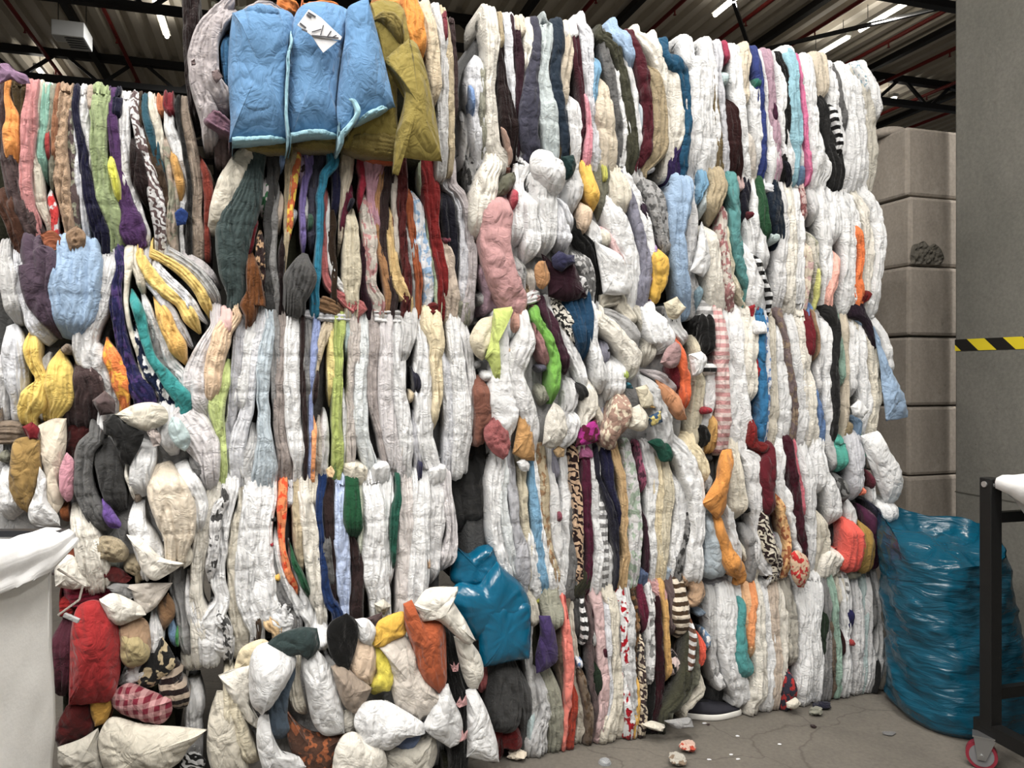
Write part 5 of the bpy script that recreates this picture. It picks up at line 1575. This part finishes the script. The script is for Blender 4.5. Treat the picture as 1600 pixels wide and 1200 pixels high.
def sneaker():
    toe = floor_pt(1158, 1117); heel = floor_pt(1082, 1121)
    ax = (toe-heel).normalized(); sd = Zv.cross(ax); ln = .275
    org = toe-ax*ln
    root = thing('sneaker', tuple(org), 'dark navy low sneaker with white sole sticking out from under the bales', 'shoe')
    def half(t):   # half width along the shoe
        return .030+.014*math.sin(math.pi*min(1, t*1.05))+.006*math.sin(math.pi*t*2-1.6) if .03 < t < .97 else .022
    def loft(levels, nm, mat, k=20):
        rows = []
        for z, grow, x0, x1 in levels:
            r = []
            for i in range(k*2):
                a = i/(k*2)*2*math.pi
                t = .5-.5*math.cos(a); s = 1 if a < math.pi else -1
                w = half(t)*abs(math.sin(a))**.5*grow
                r.append(org+ax*(x0+t*(x1-x0))+sd*s*w+Zv*(z if not callable(z) else z(t)))
            rows.append(r)
        v = [tuple(p) for r in rows for p in r]; m = 2*k; fs = []
        for i in range(len(rows)-1):
            for j in range(m): fs.append((i*m+j, i*m+(j+1) % m, (i+1)*m+(j+1) % m, (i+1)*m+j))
        fs.append(tuple(range(m))); fs.append(tuple((len(rows)-1)*m+j for j in range(m)))
        return mesh_obj(nm, v, fs, mat, root)
    s = loft([(.001, .97, .004, ln-.006), (.006, 1.05, 0, ln), (.024, 1.06, 0, ln), (.029, 1.0, .003, ln-.004)], 'sole', plain('sole_white', 'd8d6d0', .6))
    s['label'] = 'white rubber sole'
    loft([(.0265, .985, .004, ln-.006), (lambda t: .05-.012*t, .96, .006, ln-.012), (lambda t: .075-.03*t, .8, .008, ln-.03), (lambda t: .088-.036*t, .6, .012, ln-.05),
          (lambda t: .092-.04*t, .42, .02, ln-.07)], 'upper', plain('sneaker_canvas', '26262e', .85, noise=.1, scale=60))
    loft([(lambda t: .090-.02*t, .45, .015, .12), (lambda t: .094-.02*t, .35, .02, .115)], 'lining', plain('sneaker_lining', '101014', .9))
    bm = bmesh.new(); bar(bm, org+ax*.02+sd*0+Zv*.0145-sd*.0001, org+ax*.02+Zv*.0146, .004, 6)
    bm.free()
sneaker()

def crumple(name, px, py, r, mat, label, cat, seed, flat=.6, group=None, sx=1.0):
    p = floor_pt(px, py)
    bm = bmesh.new(); bmesh.ops.create_icosphere(bm, subdivisions=4, radius=1)
    P = np.array([v.co[:] for v in bm.verts])
    k = 1+.45*vn(P[:, 0]*1.6+seed, P[:, 1]*1.6, P[:, 2]*1.6, seed)+.3*np.abs(vn(P[:, 0]*3.4, P[:, 1]*3.4+seed, P[:, 2]*3.4, seed+1))
    P = P*k[:, None]*r*np.array([sx, 1, flat]); P[:, 2] -= P[:, 2].min(); P[:, 2] += .001
    P += np.array(p)
    fs = [[v.index for v in f.verts] for f in bm.faces]; bm.free()
    o = mesh_obj(name, P, fs, mat, None, smooth=False, origin=tuple(p))
    return tag(o, label, cat, group)
crumple('crumpled_paper', 808, 1188, .026, cloth('edc'), 'crumpled cream paper on the floor in front of the charcoal roll', 'litter', 3, sx=1.3)
crumple('crumpled_wrapper', 1074, 1174, .030, cloth('ca9~f.a43'), 'crumpled red and beige net wrapper on the concrete floor', 'litter', 5)
crumple('crumpled_wrapper', 1058, 1196, .028, cloth('bba~f.876'), 'crumpled beige wrapper beside the red net one at the bottom edge', 'litter', 9)
crumple('fluff_ball', 1275, 1118, .026, cloth('998~u'), 'small grey fluff ball on the floor below the white sheet bale', 'litter', 11)
crumple('fabric_scrap', 1284, 1108, .026, cloth('223'), 'small black and navy fabric scrap beside the grey fluff ball', 'litter', 13, .5, sx=1.4)
crumple('dark_chip', 1271, 1137, .012, cloth('322'), 'little dark brown chip lying alone on the concrete', 'litter', 15, .4)
crumple('dark_chip', 1107, 1133, .006, cloth('433'), 'tiny dark chip on the floor near the navy sneaker', 'litter', 16, .4)
crumple('grey_scrap', 1388, 1147, .016, cloth('777'), 'small flat grey scrap on the floor near the blue bag', 'litter', 17, .2, sx=1.6)
for i, (x, y) in enumerate(((1101, 1131), (1152, 1151), (1108, 1188), (1142, 1180), (1153, 1187), (1218, 1164))):
    crumple('paper_scrap', x, y, .005, paper, 'tiny white paper scrap lying on the concrete floor', 'litter', 20+i, .35, 'tiny white paper scraps on the floor', 1.5)
def cup_lid():
    p = floor_pt(945, 1193); root = thing('plastic_disc', tuple(p), 'small round clear plastic disc on the floor at the bottom edge', 'litter')
    m, nt, b = new_mat('clear_plastic', .15, .5); b.inputs['Transmission Weight'].default_value = .8; b.inputs['Base Color'].default_value = (.85, .88, .9, 1); b.inputs['IOR'].default_value = 1.3
    v = []; k = 28
    for r, z in ((.024, .001), (.024, .010), (.020, .016), (.012, .020), (.003, .021)):
        v += [(p.x+r*math.cos(i/k*2*math.pi), p.y+r*math.sin(i/k*2*math.pi), z) for i in range(k)]
    fs = [(i*k+j, i*k+(j+1) % k, (i+1)*k+(j+1) % k, (i+1)*k+j) for i in range(4) for j in range(k)]
    fs += [tuple(range(k)), tuple(4*k+j for j in range(k))]
    mesh_obj('dome', v, fs, m, root)
    bm = bmesh.new(); bar(bm, (p.x, p.y, .0012), (p.x, p.y, .004), .027, 28); bm_obj('disc_rim', bm, m, root)
cup_lid()

# ------------------------------------------------------------------ concrete
def concrete(name, hexc, hex2, seams=False, crack=0.0):
    m, nt, b = new_mat(name, .85, .25); L = nt.links.new
    tc = nd(nt, 'ShaderNodeTexCoord')
    def noise(scale, detail, rough=.6, dist=0.0, mp=None):
        n = nd(nt, 'ShaderNodeTexNoise'); n.inputs['Scale'].default_value = scale; n.inputs['Detail'].default_value = detail
        n.inputs['Roughness'].default_value = rough; n.inputs['Distortion'].default_value = dist
        if mp:
            q = nd(nt, 'ShaderNodeMapping'); q.inputs['Scale'].default_value = mp; L(tc.outputs['Object'], q.inputs['Vector']); L(q.outputs[0], n.inputs['Vector'])
        else: L(tc.outputs['Object'], n.inputs['Vector'])
        return n.outputs['Fac']
    def rng_(src, a, b_, c, d):
        r = nd(nt, 'ShaderNodeMapRange'); r.inputs['From Min'].default_value = a; r.inputs['From Max'].default_value = b_; r.inputs['To Min'].default_value = c; r.inputs['To Max'].default_value = d
        L(src, r.inputs['Value']); return r.outputs[0]
    mx = nd(nt, 'ShaderNodeMix', data_type='RGBA'); mx.inputs[6].default_value = lin(hexc); mx.inputs[7].default_value = lin(hex2)
    L(rng_(noise(1.6, 9, .7, .5, (1, 1, .6)), .35, .68, 0, 1), mx.inputs[0])
    hs = nd(nt, 'ShaderNodeHueSaturation'); L(mx.outputs[2], hs.inputs['Color']); L(rng_(noise(55, 6), .3, .7, .86, 1.12), hs.inputs['Value'])
    out = hs.outputs[0]
    def darken(fac, amt):
        nonlocal out
        k = nd(nt, 'ShaderNodeMix', data_type='RGBA'); k.inputs[7].default_value = lin(amt); L(out, k.inputs[6]); L(fac, k.inputs[0]); out = k.outputs[2]
    darken(rng_(noise(7, 10, .75, .6), .60, .72, 0, .55), '4b463e')
    if crack:
        q = nd(nt, 'ShaderNodeMapping'); q.inputs['Scale'].default_value = (1.1, 1.1, 1.1)
        L(tc.outputs['Object'], q.inputs['Vector'])
        wn = nd(nt, 'ShaderNodeTexNoise'); wn.inputs['Scale'].default_value = 3; wn.inputs['Detail'].default_value = 5; L(q.outputs[0], wn.inputs['Vector'])
        va = nd(nt, 'ShaderNodeVectorMath', operation='MULTIPLY_ADD'); va.inputs[1].default_value = (.35, .35, 0); L(wn.outputs['Color'], va.inputs[0]); L(q.outputs[0], va.inputs[2])
        vo = nd(nt, 'ShaderNodeTexVoronoi', feature='DISTANCE_TO_EDGE'); vo.inputs['Scale'].default_value = 1.3; L(va.outputs[0], vo.inputs['Vector'])
        darken(rng_(vo.outputs['Distance'], 0, .007, crack, 0), '3a3731')
    vo = nd(nt, 'ShaderNodeTexVoronoi'); vo.inputs['Scale'].default_value = 26; L(tc.outputs['Object'], vo.inputs['Vector'])
    pit = rng_(vo.outputs['Distance'], .06, .13, 1, 0)
    gate = nd(nt, 'ShaderNodeMath', operation='MULTIPLY'); L(pit, gate.inputs[0]); L(rng_(noise(3, 4), .55, .62, 0, 1), gate.inputs[1])
    darken(gate.outputs[0], '5a544b')
    L(out, b.inputs['Base Color'])
    bp = nd(nt, 'ShaderNodeBump'); bp.inputs['Strength'].default_value = .35; bp.inputs['Distance'].default_value = .01
    L(noise(35, 8), bp.inputs['Height']); L(bp.outputs[0], b.inputs['Normal'])
    return m
floor_m = concrete('concrete_floor', '6b665f', '5a5650', crack=.5)
wall_m = concrete('concrete_wall', '72706a', '62615b')
block_m = concrete('concrete_block', '9c948a', '7d756c')

bm = bmesh.new(); box(bm, bld(3, 4, -.1), BX, AX, Zv, 32, 28, .1)
struct(bm_obj('floor', bm, floor_m))

# wall panel at the right with the hazard tape
wp = Vector((.5767*4.6, 4.6, 0))
bm = bmesh.new(); L_ = 4.6
box(bm, wp-AX*(L_/2)+BX*.2+Zv*3.5, AX, BX, Zv, L_/2, .2, 3.5, .012)
wr_ = struct(bm_obj('wall_right', bm, wall_m, origin=tuple(wp)))
bm = bmesh.new()
for z in (.88,):
    box(bm, wp-AX*(L_/2)-BX*.001+Zv*z, AX, BX, Zv, L_/2, .001, .003)
sm = bm_obj('panel_joint', bm, plain('joint_dark', '4a4842', .9), None)
sm.parent = wr_; sm.matrix_parent_inverse = Matrix.Translation(-wp)
struct(sm)
def tape():
    m, nt, b = new_mat('hazard_tape_print', .5, .4); L = nt.links.new
    tc = nd(nt, 'ShaderNodeTexCoord'); sx = nd(nt, 'ShaderNodeSeparateXYZ'); L(tc.outputs['Object'], sx.inputs[0])
    q = nd(nt, 'ShaderNodeMath', operation='MULTIPLY_ADD'); q.inputs[1].default_value = -1/math.cos(BA); L(sx.outputs['Y'], q.inputs[0])
    q2 = nd(nt, 'ShaderNodeMath', operation='MULTIPLY'); q2.inputs[1].default_value = 1.15; L(sx.outputs['Z'], q2.inputs[0]); L(q2.outputs[0], q.inputs[2])
    dv = nd(nt, 'ShaderNodeMath', operation='DIVIDE'); dv.inputs[1].default_value = .235; L(q.outputs[0], dv.inputs[0])
    of = nd(nt, 'ShaderNodeMath', operation='ADD'); of.inputs[1].default_value = 10.47; L(dv.outputs[0], of.inputs[0])
    fr = nd(nt, 'ShaderNodeMath', operation='FRACT'); L(of.outputs[0], fr.inputs[0])
    gt = nd(nt, 'ShaderNodeMath', operation='GREATER_THAN'); gt.inputs[1].default_value = .5; L(fr.outputs[0], gt.inputs[0])
    mx = nd(nt, 'ShaderNodeMix', data_type='RGBA'); mx.inputs[6].default_value = lin('d9c42c'); mx.inputs[7].default_value = lin('1c1a18'); L(gt.outputs[0], mx.inputs[0])
    L(mx.outputs[2], b.inputs['Base Color'])
    bm = bmesh.new(); o = wp+Zv*1.755
    box(bm, o-AX*(L_/2)-BX*.0015, AX, BX, Zv, L_/2-.002, .0012, .034)
    t = bm_obj('hazard_tape', bm, m, None, origin=tuple(o))
    tag(t, 'yellow and black striped hazard tape along the grey concrete wall', 'tape')
tape()

# stacked concrete blocks
dC = 4.99; cC = Vector(((1420-CX)/F*dC, dC, 0)); hb = 3.2/7
words = ['topmost concrete block with rounded lump on top', 'second concrete block from the top', 'third concrete block from the top with broken lower part above its joint',
         'fourth concrete block from the top', 'fifth concrete block from the top', 'sixth concrete block from the top just above the blue bag', 'lowest concrete block of the stack behind the blue bag']
words[1] = 'second concrete block from the top with a chipped lower corner'; words[2] = 'third concrete block from the top below the chipped one'
words[3] = 'fourth concrete block from the top level with the hazard tape'; words[4] = 'fifth concrete block from the top beside the hanging light blue cloth'
for i in range(7):
    z1 = 3.2-i*hb; dx = .012*math.sin(i*2.1); dy = .012*math.cos(i*1.7)
    root = thing('concrete_block', tuple(cC+Zv*(z1-hb)), words[i], 'concrete block', 'stacked concrete blocks')
    bm = bmesh.new()
    c = cC+BX*(.42+dx)+AX*(.6+dy)+Zv*(z1-hb/2)
    box(bm, c, BX, AX, Zv, .42, .6, hb/2-.003, .022)
    bm_obj('block', bm, block_m, root)
    if i == 0:
        v = []; k = 24
        q = c-BX*.34+AX*-.35+Zv*(hb/2-.01)
        for sc, h in ((1, 0), (.95, .03), (.8, .055), (.5, .068), (.1, .072)):
            for j in range(k):
                a = j/k*2*math.pi; p = q+BX*math.cos(a)*.13*sc+AX*math.sin(a)*.13*sc+Zv*h; v.append(tuple(p))
        fs = [(a*k+j, a*k+(j+1) % k, (a+1)*k+(j+1) % k, (a+1)*k+j) for a in range(4) for j in range(k)]+[tuple(4*k+j for j in range(k)), tuple(range(k))]
        mesh_obj('lifting_lump', v, fs, block_m, root)
    if i == 1:
        k = 40; v = []; rr = random.Random(4)
        q = c-BX*.30-AX*.6+Zv*(-hb/2+.01)
        for a in range(12):
            for j in range(k):
                t = j/(k-1)*math.pi; s = 1-a/12
                rad = 1+.18*float(vn(t*3, 1, 1, 3))
                x = math.cos(t)*.14*s*rad; z = math.sin(t)*.15*s*rad
                v.append(tuple(q+BX*x+Zv*(z+.002)-AX*(.004+.012*(1-s**4)+.012*float(vn(x*60, z*60, 3, 8))*(1 if a else 0))))
        fs = [(a*k+j, a*k+j+1, (a+1)*k+j+1, (a+1)*k+j) for a in range(11) for j in range(k-1)]
        o = mesh_obj('broken_patch', v, fs, concrete('broken_concrete', '5e5a52', '45423c'), root, smooth=False)
        o['label'] = 'dark rough broken patch'

# ------------------------------------------------------------------ roof
ZC = 7.0
def corrugated():
    m, nt, b = new_mat('roof_sheet', .55, .35); L = nt.links.new
    tc = nd(nt, 'ShaderNodeTexCoord'); n = nd(nt, 'ShaderNodeTexNoise'); n.inputs['Scale'].default_value = 2; n.inputs['Detail'].default_value = 6; L(tc.outputs['Object'], n.inputs['Vector'])
    hs = nd(nt, 'ShaderNodeHueSaturation'); hs.inputs['Color'].default_value = lin('c9c2b4')
    r = nd(nt, 'ShaderNodeMapRange'); r.inputs['To Min'].default_value = .85; r.inputs['To Max'].default_value = 1.15; L(n.outputs['Fac'], r.inputs['Value']); L(r.outputs[0], hs.inputs['Value'])
    L(hs.outputs[0], b.inputs['Base Color'])
    per = .27; v = []; fs = []
    ps = []
    for i in range(-84, 100):
        p = i*per
        ps += [(p, .0), (p+.11, .0), (p+.145, .09), (p+.235, .09)]
    q0, q1 = -14, 30
    for p, z in ps:
        for q in (q0, q1):
            for t in (0, .01): v.append(tuple(bld(p, q, ZC+z+t)))
    for i in range(len(ps)-1):
        a, c = i*4, (i+1)*4
        fs += [(a, a+2, c+2, c), (a+1, c+1, c+3, a+3), (a, c, c+1, a+1), (a+2, a+3, c+3, c+2)]
    fs += [(0, 1, 3, 2), (len(v)-4, len(v)-2, len(v)-1, len(v)-3)]
    return struct(mesh_obj('ceiling', v, fs, m, None, smooth=False))
corrugated()
truss_m = plain('truss_black', '17181a', .5, .5)
for k in range(-4, 6):
    q = 11.35+3.2*k; p0, p1 = -20, 22
    bm = bmesh.new(); zt, zb = ZC-.07, ZC-.50
    sqbar(bm, bld(p0, q, zt), bld(p1, q, zt), .12, .12); sqbar(bm, bld(p0, q, zb), bld(p1, q, zb), .12, .10)
    n = int((p1-p0)/1.2)
    for i in range(n):
        x = p0+i*1.2+.35
        sqbar(bm, bld(x, q, zb), bld(x+.52, q, zt), .05, .05); sqbar(bm, bld(x+.64, q, zt), bld(x+1.16, q, zb), .05, .05)
    struct(bm_obj('trim_%d' % (k+5), bm, truss_m))
pipe_m = plain('sprinkler_red', '6e1f1c', .5, .4)
pipes = [(-4.9, 'leftmost'), (-3.66, 0), (-2.4, 0), (4.25, 0), (5.48, 0), (6.66, 0), (7.88, 0), (9.27, 0), (10.5, 0), (11.75, 0), (13.0, 0)]
for p, _ in pipes:
    bm = bmesh.new(); bar(bm, bld(p, 6, ZC-.17), bld(p, 29, ZC-.17), .032, 10)
    o = bm_obj('sprinkler_pipe', bm, pipe_m, None, origin=tuple(bld(p, 10, ZC-.17)))
    tag(o, 'red sprinkler pipe running under the corrugated roof', 'pipe', 'red sprinkler pipes under the roof')
    for j in range(6):
        q = 8.2+j*1.7
        bm = bmesh.new(); bar(bm, bld(p, q, ZC-.17), bld(p, q, ZC-.26), .012, 8); bar(bm, bld(p, q, ZC-.262), bld(p, q, ZC-.268), .025, 8)
        h = bm_obj('sprinkler_head', bm, pipe_m, None, origin=tuple(bld(p, 10, ZC-.17)))
        h.location = (0, 0, 0); h.parent = o
for p in (-2.93, 3.51, 4.95, 7.45, 9.94, 12.4):
    bm = bmesh.new(); sqbar(bm, bld(p, -8, ZC-.1), bld(p, 29, ZC-.1), .10, .10)
    o = bm_obj('roof_purlin', bm, truss_m); struct(o)
brace = lambda x, y: at(x, y, 5.05*F/(HY-y))
bm = bmesh.new(); sqbar(bm, brace(1187, 79), brace(1505, 4), .05, .05); struct(bm_obj('roof_brace', bm, truss_m))
bm = bmesh.new(); sqbar(bm, brace(1146, 2), brace(1171, 76), .05, .05); struct(bm_obj('roof_brace', bm, truss_m))
# concrete pillar far behind
c = at(765, 0, 11.9)
bm = bmesh.new(); box(bm, (c.x, c.y, 3.5), BX, AX, Zv, .20, .22, 3.5, .02); struct(bm_obj('pillar', bm, wall_m))
hall = plain('hall_wall', '8d8a82', .9, noise=.1, scale=1)
bm = bmesh.new(); box(bm, bld(3, 30.2, 3.6), BX, AX, Zv, 26, .2, 3.6); struct(bm_obj('wall_back', bm, hall))
bm = bmesh.new(); box(bm, bld(-22.3, 8, 3.6), BX, AX, Zv, .2, 22, 3.6); struct(bm_obj('wall_left', bm, hall))

# heater under the roof
def heater():
    ctr = at(113, 56, 11.1)
    root = thing('air_heater', tuple(ctr+Zv*.11), 'grey box shaped air heater with louvres hanging under the roof at upper left', 'heater')
    hm = plain('heater_grey', 'd0d2d2', .45, .4); dk = plain('heater_dark', '33373b', .5); lt = plain('heater_pale', 'd2cfc4', .5)
    bm = bmesh.new(); box(bm, ctr, BX, AX, Zv, .21, .26, .11, .012); bm_obj('housing', bm, hm, root)
    for s in range(5):
        bm = bmesh.new(); box(bm, ctr+BX*.07-Zv*.112-AX*(.19-s*.085), BX, (AX+Zv*.4).normalized(), (Zv-AX*.4).normalized(), .12, .034, .005); bm_obj('louvre', bm, dk, root)
    bm = bmesh.new(); box(bm, ctr-BX*.13-Zv*.112+AX*.09, BX, AX, Zv, .07, .11, .004); bm_obj('pale_panel', bm, lt, root)
    for sx in (-1, 1):
        bm = bmesh.new(); q = ctr+BX*.18*sx; bar(bm, q+Zv*.10, (q.x, q.y, ZC), .006, 6); bm_obj('hanger', bm, truss_m, root)
heater()

# lamps
em, nt, b = new_mat('lamp_tube', .4); b.inputs['Emission Color'].default_value = (1, .93, .78, 1); b.inputs['Emission Strength'].default_value = 14
b.inputs['Base Color'].default_value = (1, 1, 1, 1)
lamp_h = plain('lamp_housing', 'c9c8c2', .5)
def lamp(p, q, label, z=6.72, ln=1.2, power=None, group='linear lamps under the roof'):
    root = thing('ceiling_lamp', tuple(bld(p, q, z)), label, 'lamp', group)
    bm = bmesh.new(); box(bm, bld(p, q, z+.035), BX, AX, Zv, .06, ln/2, .03, .006); bm_obj('housing', bm, lamp_h, root)
    bm = bmesh.new(); bar(bm, bld(p, q-ln/2+.02, z-.015), bld(p, q+ln/2-.02, z-.015), .03, 12); bm_obj('tube', bm, em, root, True)
    bm = bmesh.new()
    for s in (-1, 1): bar(bm, bld(p, q+s*ln*.35, z+.06), bld(p, q+s*ln*.35, ZC+.02), .005, 6)
    bm_obj('hanger', bm, truss_m, root)
    if power:
        l = bpy.data.lights.new('lamp_light', 'AREA'); l.shape = 'RECTANGLE'; l.size = .2; l.size_y = ln; l.energy = power; l.color = (1, .97, .93)
        o = bpy.data.objects.new('lamp_light', l); COL.objects.link(o); o.location = bld(0, 0, -.07) ; o.parent = root; o.rotation_euler = (0, 0, BA)
        l2 = bpy.data.lights.new('roof_fill_light', 'AREA'); l2.shape = 'RECTANGLE'; l2.size = .2; l2.size_y = ln; l2.energy = power*(.34 if q < 5 else .03); l2.color = (1, .95, .87)  # upward area light added above the housing to brighten the roof sheet
        o = bpy.data.objects.new('roof_fill_light', l2); COL.objects.link(o); o.location = bld(0, 0, .075); o.parent = root; o.rotation_euler = (math.pi, 0, BA)
PW = 130
lamp(-1.61, 12.17, 'bright linear lamp under the roof at upper left beside the dark drape', power=PW)
lamp(6.0, 9.1, 'linear lamp at the top edge above the middle of the bale wall', power=PW)
lamp(8.35, 8.9, 'long bright linear lamp upper right, nearer half of a pair', power=PW)
lamp(8.35, 10.15, 'short bright linear lamp upper right, farther half of a pair', ln=.9, power=PW*.7)
lamp(-3.87, 15.3, 'lamp peeking over the knitwear bale at the far left', power=PW)
lamp(11.04, 12.2, 'lamp glowing just right of the topmost white bale by the blocks', power=PW)
for p in (-5.5, -2.2, 1.1, 4.4):  # unseen lamp rows added to light the front of the bales
    for q in (-4.0, -2.0, -.1, 1.7):
        lamp(p, q, 'unseen linear lamp added under the roof to light the bale wall', power=PW*POWER_NEAR, group='unseen linear lamps added to light the bale wall')

# ------------------------------------------------------------------ world, camera
w = bpy.data.worlds.new('hall_daylight'); SC.world = w; w.use_nodes = True
w.node_tree.nodes['Background'].inputs[0].default_value = (.93, .97, 1.0, 1); w.node_tree.nodes['Background'].inputs[1].default_value = WORLD
cam = bpy.data.cameras.new('camera'); co = bpy.data.objects.new('camera', cam); COL.objects.link(co)
co.location = (0, 0, CAMZ); co.rotation_euler = (math.pi/2, 0, 0)
cam.sensor_fit = 'HORIZONTAL'; cam.sensor_width = 36; cam.lens = 36*F/1600; cam.shift_y = -(600-HY)/1600*1.0
cam.clip_start = .05; cam.clip_end = 200
SC.camera = co
SC.view_settings.view_transform = 'Standard'; SC.view_settings.look = 'None'; SC.view_settings.gamma = 1.0
SC.view_settings.exposure = EXPOSURE
for o in list(bpy.data.objects):
    if '_o' in o: del o['_o']
